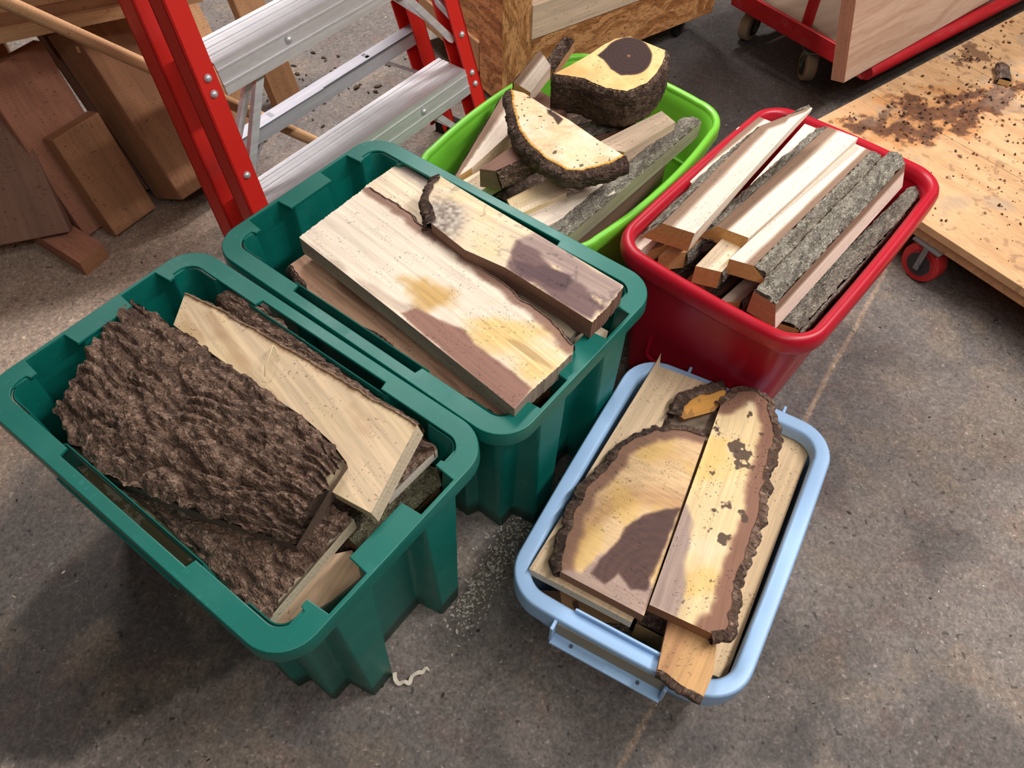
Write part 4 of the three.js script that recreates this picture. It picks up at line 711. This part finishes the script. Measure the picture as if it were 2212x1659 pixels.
  for (const y of [.30, .72, 1.15, 1.6]) {                          // rear horizontals
    const h = halfF(y) - .012, d = -.15 + .012 * y; part(g, 'rear_bar', merge([prism([P(-h, y, d), P(h, y, d), P(h, y, d - .036), P(-h, y, d - .036)], [P(-h, y - .004, d), P(h, y - .004, d), P(h, y - .004, d - .036), P(-h, y - .004, d - .036)]), prism([P(-h, y, d), P(h, y, d), P(h, y, d - .004), P(-h, y, d - .004)], [P(-h, y - .03, d), P(h, y - .03, d), P(h, y - .03, d - .004), P(-h, y - .03, d - .004)])]), aluDull);
    if (y < .4) for (const s of [-1, 1]) part(g, 'rear_brace', prism([P(s * .16, y, d - .01), P(s * .16, y, d - .03), P(s * .16 + .012, y, d - .03), P(s * .16 + .012, y, d - .01)], [P(s * (h - .01), y - .14, d - .01), P(s * (h - .01), y - .14, d - .03), P(s * (h - .01) + .012, y - .14, d - .03), P(s * (h - .01) + .012, y - .14, d - .01)]), aluDull);
  }
  { const a = P(halfF(.42) - .02, .46, -.01), b = P(halfF(.42) - .02, .36, -.14); part(g, 'spreader', merge([cyl(P(.30, .52, -.15), P(halfF(.35) - .02, .36, -.012), .011, 12)]), alu, 'folded aluminium spreader bar'); }
  const cap = box(.62, .05, .24, 0, 0, 0, .012); cap.rotateY(Math.atan2(.8083, .5888)); const cp = P(0, TOP + .02, -.09); cap.translate(cp.x, cp.y, cp.z); part(g, 'top_cap', cap, redM);
}

// ------------------------------------------------------------------ lumber by the wall
// board given by the floor corners of its front face, the top of its left edge and its thickness
function leaner(name, label, bl, br, tl, thick, m, o = {}) {
  const B = V(bl[0], o.y0 || 0, bl[1]), E = V(br[0] - bl[0], 0, br[1] - bl[1]), w = E.length(); E.normalize();
  const up = V(...tl).sub(B), L = up.length(); up.normalize(); const nn = E.clone().cross(up).normalize();
  const s = SEED++;
  const gg = new RoundedBoxGeometry(w, L, thick, 2, Math.min(.004, thick * .2)); metreUV(gg);
  { const uv = gg.attributes.uv, p = gg.attributes.position, nr = gg.attributes.normal; for (let i = 0; i < uv.count; i++) { if (Math.abs(nr.getY(i)) > .7) uv.setXY(i, p.getX(i) / .5 + s * .3, p.getZ(i) / .125); else if (Math.abs(nr.getX(i)) > .7) uv.setXY(i, p.getY(i) / .5 + s * .3, p.getZ(i) / .125 + .4); else uv.setXY(i, p.getY(i) / .5 + s * .3, p.getX(i) / .25 + s * .17); } }
  const g = thing(name, label, 'board', [B.x, B.y, B.z], 0, 'lumber leaning by the wall');
  const mesh = part(g, 'sawn_board', gg, m);
  const q = new THREE.Matrix4().makeBasis(E, up, nn); mesh.quaternion.setFromRotationMatrix(q);
  mesh.position.copy(E.clone().multiplyScalar(w / 2).addScaledVector(up, L / 2).addScaledVector(nn, -thick / 2 * Math.sign(o.back || 1)));
  const low = Math.min(0, ...[[0, 0], [1, 0], [0, 1], [1, 1]].map(([a, b]) => E.clone().multiplyScalar(a * w).addScaledVector(nn, -thick * b).y)); mesh.position.y -= low;
  return g;
}
leaner('board', 'short brown block standing in front of the tall leaning boards', [-1.012, -1.478], [-.943, -1.591], [-1.071, .262, -1.513], .045, M.brown);
leaner('board', 'reddish brown board leaning behind the short block', [-1.089, -1.475], [-1.003, -1.621], [-1.166, .42, -1.521], .035, M.red);
leaner('board', 'widest brown slab leaning right of the short block', [-.851, -1.560], [-.755, -1.70], [-1.002, .393, -1.668], .15, M.brown).userData.label = 'wide thick brown slab leaning behind the ladder rails, right of the short block';
leaner('board', 'dark tall board standing close behind the wide thick brown slab', [-.985, -1.650], [-.889, -1.790], [-1.173, .49, -1.785], .04, M.heart);
leaner('board', 'dark purple brown board at the left edge behind the floor plank', [-1.35, -1.36], [-1.09, -1.44], [-1.42, .42, -1.50], .04, M.heart, { y0: .04 });
leaner('board', 'narrow tan board leaning behind the ladder steps', [-.72, -2.02], [-.665, -2.10], [-.83, .55, -2.16], .03, M.tan);
leaner('board', 'brown board leaning behind the ladder, half hidden by the left rails', [-.80, -1.80], [-.73, -1.90], [-.97, .50, -1.98], .03, M.tan).userData.label = 'tan board standing between the wide slab and the narrow tan board';
stick('offcut', 'small pale wedge lying on top of the wide leaning slab', 'offcut', [V(-1.012, .413, -1.668), V(-1.0, .413, -1.70)], [V(-.985, .413, -1.672), V(-.972, .413, -1.692)], .014, { wood: M.pale });
{ // plank flat on the floor
  const a = V(-1.024, 0, -1.418), b = V(-1.048, 0, -1.356), d = V(-.835, 0, -.55).normalize();
  const g = stick('floor_plank', 'brown plank lying flat on the floor under the leaning boards', 'plank', [V(-1.015, .042, -1.418), V(-1.015, .042, -1.418).addScaledVector(d, .75)], [V(-1.048, .042, -1.350), V(-1.048, .042, -1.350).addScaledVector(d, .75)], .042, { wood: M.red, end: M.brown });
}
{ // trestle behind the leaning boards that carries the stack
  const g = thing('sawhorse', 'plain wooden trestle holding up the stacked planks', 'sawhorse', [-1.19, 0, -1.74], Math.atan2(.455, .89));
  for (const x of [-.42, -.05]) part(g, 'leg', box(.05, .455, .05, x, .2275, 0, .003), dbl(MB.tan));
  part(g, 'beam', box(.80, .044, .06, -.1, .477, 0, .003), dbl(MB.tan));
}
{ // stack of planks resting on the trestle
  const e = V(.89, 0, -.455), q = V(-.455, 0, -.89);
  const rows = [[0, 0, .026, M.tan], [.026, .012, .024, M.brown], [.050, .02, .030, M.tan], [.080, .035, .026, M.brown], [.106, .05, .03, M.tan]];
  const names = ['lowest', 'second lowest', 'middle', 'second highest', 'topmost'];
  rows.forEach(([y, set, th, m], i) => {
    const o = V(-1.081, .50 + y, -1.526).addScaledVector(q, set), L = o.clone().addScaledVector(e, -.5), R = o.clone().addScaledVector(e, .42 - .03 * i);
    stick('plank', `${names[i]} tan plank of the stack lying above the leaning boards`, 'plank', [L.clone().setY(o.y + th), R.clone().setY(o.y + th)], [L.clone().addScaledVector(q, .26).setY(o.y + th), R.clone().addScaledVector(q, .26).setY(o.y + th)], th, { wood: m, end: M.tan, group: 'stacked planks over the lumber' });
  });
}
{ const a = V(-1.075, .775, -1.352), b = V(-.447, .014, -1.805); const g = thing('broom_pole', 'round wooden pole slanting down behind the red ladder rails', 'pole', [b.x, 0, b.z]); const k = cyl(a, b, .014, 20); k.translate(-b.x, 0, -b.z); const uv = k.attributes.uv; for (let i = 0; i < uv.count; i++) uv.setXY(i, uv.getY(i) * 2, uv.getX(i)); part(g, 'pole', k, M.tan); const t2 = new THREE.SphereGeometry(.014, 16, 10); t2.translate(0, .014, 0); part(g, 'rounded_tip', t2, M.tan); }

// ------------------------------------------------------------------ oak cabinet on casters
function caster(parent, p, turn, r, wheelM, plateM, width = .03) {
  const w = new THREE.Group(); w.name = 'caster'; w.position.set(p[0], p[1], p[2]); w.rotation.y = turn; parent.add(w);
  const prof = [[.004, -width / 2], [r * .62, -width / 2], [r * .66, -width * .35], [r * .9, -width / 2], [r, -width * .3], [r, width * .3], [r * .9, width / 2], [r * .66, width * .35], [r * .62, width / 2], [.004, width / 2]].map(a => new THREE.Vector2(...a));
  const tire = new THREE.LatheGeometry(prof, 28); tire.rotateX(Math.PI / 2); tire.translate(0, r, 0);
  const m = shadow(new THREE.Mesh(tire, wheelM)); m.name = 'wheel'; w.add(m);
  const hb = new THREE.CylinderGeometry(r * .6, r * .6, width + .004, 24); hb.rotateX(Math.PI / 2); hb.translate(0, r, 0); const hm = shadow(new THREE.Mesh(hb, greyRubber)); hm.name = 'hub'; w.add(hm);
  const f = merge([box(.014, r * 1.5, .003, .0, r * 1.45, width / 2 + .004), box(.014, r * 1.5, .003, 0, r * 1.45, -width / 2 - .004), box(r * 1.5, .004, width + .03, 0, r * 2.2, 0), cyl(V(0, r, -width / 2 - .008), V(0, r, width / 2 + .008), .006, 10)]);
  const k = shadow(new THREE.Mesh(f, plateM)); k.name = 'fork'; w.add(k); return w;
}
const steel = mat(0x8a8d90, .45, { metalness: .8 }), black = mat(0x17171a, .6), greyRubber = mat(0x2c2c2e, .7);
const oakTex = tex(512, 512, (u, v) => { const w = fbm(u * 4, v * 3, 3) * .25, g1 = n2(u * 6 + w * 12, (v + w) * 46), p = n2(u * 40, v * 300 + w * 60); let c = mix3([216, 160, 104], [164, 108, 60], sstep(.35, .75, g1) * .8); if (p > .7) c = mul3(c, .72); return mul3(c, .9 + .2 * n2(u * 90, v * 400)); });
const oak = new THREE.MeshStandardMaterial({ map: oakTex, roughness: .6 });
const oakUp = new THREE.MeshStandardMaterial({ map: oakTex.clone(), roughness: .6 }); oakUp.map.rotation = Math.PI / 2; oakUp.map.needsUpdate = true; oakUp.map.repeat.set(2, 2); oak.map.repeat.set(2, 2);
{
  const e = V(.807, 0, -.59), turn = Math.atan2(.59, .807);           // local x along the front, local z towards the viewer
  const g = thing('cabinet', 'oak cabinet on casters behind the lime tote', 'cabinet', [-.05, 0, -2.027], turn);
  const L = .835, D = .52, H = .78;
  part(g, 'corner_post', box(.098, H - .05, .115, .049, .05 + (H - .05) / 2, -.0575, .003), oakUp);
  part(g, 'corner_post', box(.098, H - .10, .115, L - .049, .10 + (H - .1) / 2, -.0575, .003), oakUp);
  part(g, 'bottom_rail', box(L - .098, .135, .022, .098 + (L - .098) / 2, .1525, -.012, .003), oak);
  part(g, 'pale_rail', box(L - .20, .10, .026, .098 + (L - .2) / 2, .27, -.010, .004), dbl(MB.pale), 'pale unfinished board');
  part(g, 'front_panel', box(L - .196, H - .36, .012, L / 2, .32 + (H - .36) / 2, -.03), dbl(MB.pale), 'pale recessed panel');
  part(g, 'side_panel', box(.018, H - .10, D - .115, .02, .10 + (H - .1) / 2, -.115 - (D - .115) / 2), oakUp); part(g, 'side_panel', box(.018, H - .1, D - .115, L - .02, .10 + (H - .1) / 2, -.115 - (D - .115) / 2), oakUp);
  part(g, 'side_rail', box(.024, .09, D - .12, .014, .14, -.12 - (D - .12) / 2, .002), dbl(MB.tan));
  part(g, 'back_panel', box(L - .04, H - .1, .012, L / 2, .1 + (H - .1) / 2, -D + .006), oak); part(g, 'bottom', box(L - .02, .02, D - .02, L / 2, .11, -D / 2), oak); part(g, 'top', box(L + .04, .03, D + .04, L / 2, H + .015, -D / 2, .004), oak);
  for (const [x, z] of [[.13, -.2], [.76, -.07], [.1, -D + .07], [.76, -D + .07]]) caster(g, [x, 0, z], .5, .038, black, steel, .026);
}
// ------------------------------------------------------------------ red cart with the leaning plank
{
  const turn = Math.atan2(.61, .79), g = thing('steel_cart', 'red steel cart on swivel casters, under the big leaning plank', 'cart', [.99, 0, -2.081], turn);
  const redP = plastic([178, 26, 36], .45, 21, .35), L = 1.3, D = .52, y = .155;
  part(g, 'deck', box(L - .04, .006, D - .04, L / 2, y + .004, -D / 2), new THREE.MeshStandardMaterial({ map: T.grey, color: 0xd8ccc4, roughness: .8 }), 'dusty grey deck');
  part(g, 'frame_bar', box(.012, .055, D, 0, y, -D / 2, .003), redP); part(g, 'frame_bar', box(.012, .055, D, L, y, -D / 2, .003), redP); part(g, 'frame_bar', box(L, .055, .012, L / 2, y, -D, .003), redP);
  part(g, 'front_tube', cyl(V(0, y - .005, .0), V(L, y - .005, .0), .021, 18), redP);
  const hd = [V(.04, y + .01, -.26), V(.04, .80, -.26), V(.04, .86, -.29), V(.04, .86, -.43), V(.04, .80, -.46), V(.04, y + .01, -.46)];
  part(g, 'push_handle', new THREE.TubeGeometry(new THREE.CatmullRomCurve3(hd, false, 'catmullrom', .1), 60, .017, 14), redP);
  for (const [x, z, a] of [[.054, -.219, .9], [L - .1, -.1, .3], [.08, -D + .03, .2], [L - .1, -D + .08, .4]]) { const c = caster(g, [x, 0, z], a, .047, mat(0x9a8a74, .7), steel, .036); const pd = shadow(new THREE.Mesh(box(.06, .004, .03, .045, .09, 0, .001), steel)); pd.name = 'brake_pedal'; c.add(pd); }
}
{
  const E = V(.764, 0, -.643), B = V(.951, .176, -2.105), lean = 14 * Math.PI / 180, nn = V(.643, 0, .764);
  const up = V(0, Math.cos(lean), 0).addScaledVector(nn, -Math.sin(lean)); const o = V(.895, .176, -1.982);
  const g = thing('plank', 'big smooth grey brown plank leaning on the red cart', 'plank', [o.x, o.y, o.z]);
  const L = 1.25, h = .42, th = .043, gg = new RoundedBoxGeometry(L, h, th, 2, .003); metreUV(gg);
  const plT = tex(1024, 384, (u, v) => { const w = fbm(u * 3, v * 2, 3) * .3, a = n2(u * 4 + w * 3, (v + w) * 40), b = n2(u * 60, v * 260); return mul3(mix3([206, 176, 154], [190, 157, 134], sstep(.3, .8, a)), .93 + .10 * b); });
  const uv = gg.attributes.uv; for (let i = 0; i < uv.count; i++) uv.setXY(i, uv.getX(i) / 1.25 + .5, uv.getY(i) / .42 + .5);
  const m = part(g, 'sawn_board', gg, new THREE.MeshStandardMaterial({ map: plT, roughness: .55 }));
  m.quaternion.setFromRotationMatrix(new THREE.Matrix4().makeBasis(E, up, E.clone().cross(up)));
  m.position.copy(E.clone().multiplyScalar(L / 2).addScaledVector(up, h / 2).addScaledVector(E.clone().cross(up), -th / 2));
  const en = part(g, 'end_grain', box(.002, h - .002, th - .002), MB.red, 'darker brown sawn end'); en.quaternion.copy(m.quaternion); en.position.copy(m.position).addScaledVector(E, -L / 2);
}
// ------------------------------------------------------------------ platform dolly with spilled bark
{
  const A = V(.703, 0, -1.764), ex = V(.782, 0, -.623), ez = V(.556, 0, .831), turn = Math.atan2(.613, .79);
  const g = thing('platform_dolly', 'low plywood platform on red casters, covered in bark crumbs', 'dolly', [A.x, 0, A.z], turn);
  // local x runs to the far right, local z to the near right
  const W = 1.35, D = 1.15, top = .16, th = .02, n = 4, pw = D / n;
  const c = Math.cos(turn), s = Math.sin(turn), toW = (x, z) => [A.x + x * c + z * s, A.z - x * s + z * c];
  for (let i = 0; i < n; i++) {
    const x0 = W * i / n, x1 = W * (i + 1) / n - .0015, zz = 0;
    const t = tex(256, 768, (u, v) => {
      const lx = x0 + u * (x1 - x0), lz = v * D, [X, Z] = toW(lx, lz);
      const w = fbm(lx * 5 + i * 9, lz * 2, 3) * .3; let k = mul3(mix3([222, 184, 138], [198, 156, 112], n2(lx * 40 + w * 20, lz * 5)), .92 + .12 * n2(lx * 420, lz * 60));
      const wb = (fbm(X * 16, Z * 16, 4) - .5) * .16, d = polyDist(MARKS.spill, X, Z) + wb, d2 = polyDist(MARKS.spillB, X, Z) + wb;
      k = mix3(k, [190, 132, 78], sstep(.03, -.02, d) * .7); k = mix3(k, mix3([70, 46, 34], [128, 80, 48], fbm(X * 70, Z * 70, 3)), sstep(.0, -.03, d + (fbm(X * 40, Z * 40, 3) - .5) * .12) * sstep(.25, .5, fbm(lx * 16, lz * 40, 4)) * .95);
      k = mix3(k, [96, 66, 46], sstep(.0, -.03, d2 + (fbm(X * 50, Z * 50, 3) - .5) * .14) * .7);
      const cr = sstep(.66, .74, fbm(X * 55 + 7, Z * 55, 3)); k = mix3(k, [120, 90, 66], cr * .35); k = mix3(k, [150, 140, 132], sstep(.6, .75, fbm(X * 12, Z * 12 + 5, 3)) * .35);
      return k;
    }); t.wrapS = t.wrapT = THREE.ClampToEdgeWrapping;
    const b = new RoundedBoxGeometry(x1 - x0, th, D, 1, .0012); const p = b.attributes.position, uv = []; for (let k = 0; k < p.count; k++) uv.push(p.getX(k) / (x1 - x0) + .5, p.getZ(k) / D + .5); b.setAttribute('uv', new THREE.Float32BufferAttribute(uv, 2));
    b.translate((x0 + x1) / 2, top - th / 2, D / 2); part(g, 'plank', b, new THREE.MeshStandardMaterial({ map: t, roughness: .8 }));
  }
  part(g, 'frame_bar', box(W - .06, .028, .075, W / 2, top - th - .014, .06, .003), dbl(MB.tan)); part(g, 'frame_bar', box(W - .06, .028, .075, W / 2, top - th - .014, D - .06, .003), dbl(MB.tan));
  for (const x of [.045, W - .05]) part(g, 'cross_bar', box(.075, .028, D - .02, x, top - th - .0144, D / 2, .003), dbl(MB.tan));
  const wheelRed = plastic([190, 40, 44], .5, 31, .4);
  for (const [x, z] of [[.03, .455], [W - .12, .42], [.12, D - .1], [W - .12, D - .1], [.12, .08]]) caster(g, [x, 0, z], -1.62, .051, wheelRed, steel, .045);
  stick('offcut', 'dark bark shard lying on the plywood platform beyond the spill', 'offcut', [V(1.335, .178, -2.02), V(1.36, .18, -2.10)], [V(1.365, .176, -2.01), V(1.385, .178, -2.08)], .015, { faces: { t: 'b', l: 'b' }, bark: M.barkDark, wood: M.dark, amp: .004 });
  // crumbs of bark
  const R = rng(77), chip = new THREE.DodecahedronGeometry(1, 0); const list = [];
  const inside = (X, Z) => polyDist(MARKS.spill, X, Z) < 0 || polyDist(MARKS.spillB, X, Z) < 0;
  for (let i = 0; i < 9000 && list.length < 1500; i++) { const x = R() * W, z = R() * D * .95, [X, Z] = toW(x, z), k = R(); if (x < .01 || z < .01) continue; if (k < (inside(X, Z) ? .5 : .045 + .12 * sstep(.5, .7, fbm(X * 6, Z * 6, 3)))) list.push([X, Z, R(), R(), R(), inside(X, Z)]); }
  const im = new THREE.InstancedMesh(chip, mat(0xffffff, .95), list.length); const m4 = new THREE.Matrix4(), qq = new THREE.Quaternion(), ee = new THREE.Euler(), cc = new THREE.Color();
  list.forEach(([X, Z, a, b, d, inn], i) => { const sz = .0012 + .003 * a * a * (inn ? 1.2 : 1); ee.set(b * 6, d * 6, a * 6); qq.setFromEuler(ee); m4.compose(V(X, top + sz * .4, Z), qq, V(sz * 1.6, sz * .8, sz)); im.setMatrixAt(i, m4); im.setColorAt(i, cc.set(b < .3 ? 0x7a4a28 : b < .8 ? 0x4a3426 : 0x8a6a4a)); });
  im.name = 'bark_crumbs'; im.userData = { kind: 'stuff', label: 'dark bark crumbs spilled over the plywood platform', category: 'debris' }; shadow(im); scene.add(im);
}
// ------------------------------------------------------------------ small litter
{
  const R = rng(5), geo = new THREE.DodecahedronGeometry(1, 0);
  const litter = (name, label, n, place, colours, size) => {
    const im = new THREE.InstancedMesh(geo, mat(0xffffff, .9), n), m4 = new THREE.Matrix4(), q = new THREE.Quaternion(), e = new THREE.Euler(), c = new THREE.Color();
    for (let i = 0; i < n; i++) { const [x, z] = place(); const k = size * (.35 + R() * R()); e.set(0, R() * 6, (R() - .5) * .4); q.setFromEuler(e); m4.compose(V(x, k * .35, z), q, V(k * (1 + R() * 1.6), k * .5, k)); im.setMatrixAt(i, m4); im.setColorAt(i, c.set(colours[Math.floor(R() * colours.length)])); }
    im.name = name; im.userData = { kind: 'stuff', label, category: 'debris' }; shadow(im); scene.add(im);
  };
  const gauss = () => (R() + R() + R() - 1.5) / 1.5;
  litter('sawdust', 'white sawdust crumbs on the floor between the green and blue totes', 520, () => { const t = R(); return [lerp(.03, -.09, t) + gauss() * .05, lerp(-.72, -.50, t) + gauss() * .06]; }, [0xd8d2c6, 0xc8bea8, 0xe4e0d6], .0021);
  litter('pale_crumbs', 'scattered pale wood crumbs all over the concrete floor', 700, () => [-1.6 + R() * 3.2, -2.6 + R() * 2.5], [0xcfc4b0, 0xb8aa94, 0xdad4c6], .0017);
  litter('dark_crumbs', 'scattered dark bark crumbs all over the concrete floor', 420, () => [-1.6 + R() * 3.2, -2.6 + R() * 2.5], [0x2e241c, 0x3c3026, 0x4a3a2c], .0026);
  litter('bark_chips', 'dark bark chips on the floor behind the folded ladder', 60, () => [-.62 + gauss() * .35, -2.2 + gauss() * .35], [0x2e241c, 0x4a3a2c], .008);
  const pts = [[-.191, -.415], [-.188, -.402], [-.182, -.396], [-.172, -.399], [-.164, -.397], [-.160, -.408], [-.150, -.415], [-.143, -.416], [-.137, -.423], [-.131, -.419]].map(([x, z], i) => V(x, .005 + .004 * Math.abs(Math.sin(i * 1.7)), z));
  const curve = new THREE.CatmullRomCurve3(pts), pos = [], idx = [], N = 60;
  for (let i = 0; i <= N; i++) { const p = curve.getPoint(i / N), d = curve.getTangent(i / N), sd = V(-d.z, .35 * Math.sin(i * .4), d.x).normalize(), w = .0035 * Math.min(1, (N - i + 3) / 12); for (const [k, y] of [[-1, 0], [1, 0], [1, .0009], [-1, .0009]]) { const v = p.clone().addScaledVector(sd, k * w); pos.push(v.x, v.y + y, v.z); } }
  for (let i = 0; i < N; i++) for (let k = 0; k < 4; k++) { const a = i * 4 + k, b = i * 4 + (k + 1) % 4; idx.push(a, b, a + 4, b, b + 4, a + 4); }
  const g = new THREE.BufferGeometry(); g.setAttribute('position', new THREE.Float32BufferAttribute(pos.map((v, i) => i % 3 === 0 ? v + .164 : i % 3 === 2 ? v + .405 : v), 3)); g.setIndex(idx); g.computeVertexNormals();
  const sh = thing('wood_shaving', 'curly white wood shaving on the floor by the left green tote corner', 'shaving', [-.164, 0, -.405]); part(sh, 'curl', g, mat(0xe6dcc8, .8, { side: THREE.DoubleSide }));
}
renderer.render(scene, camera);
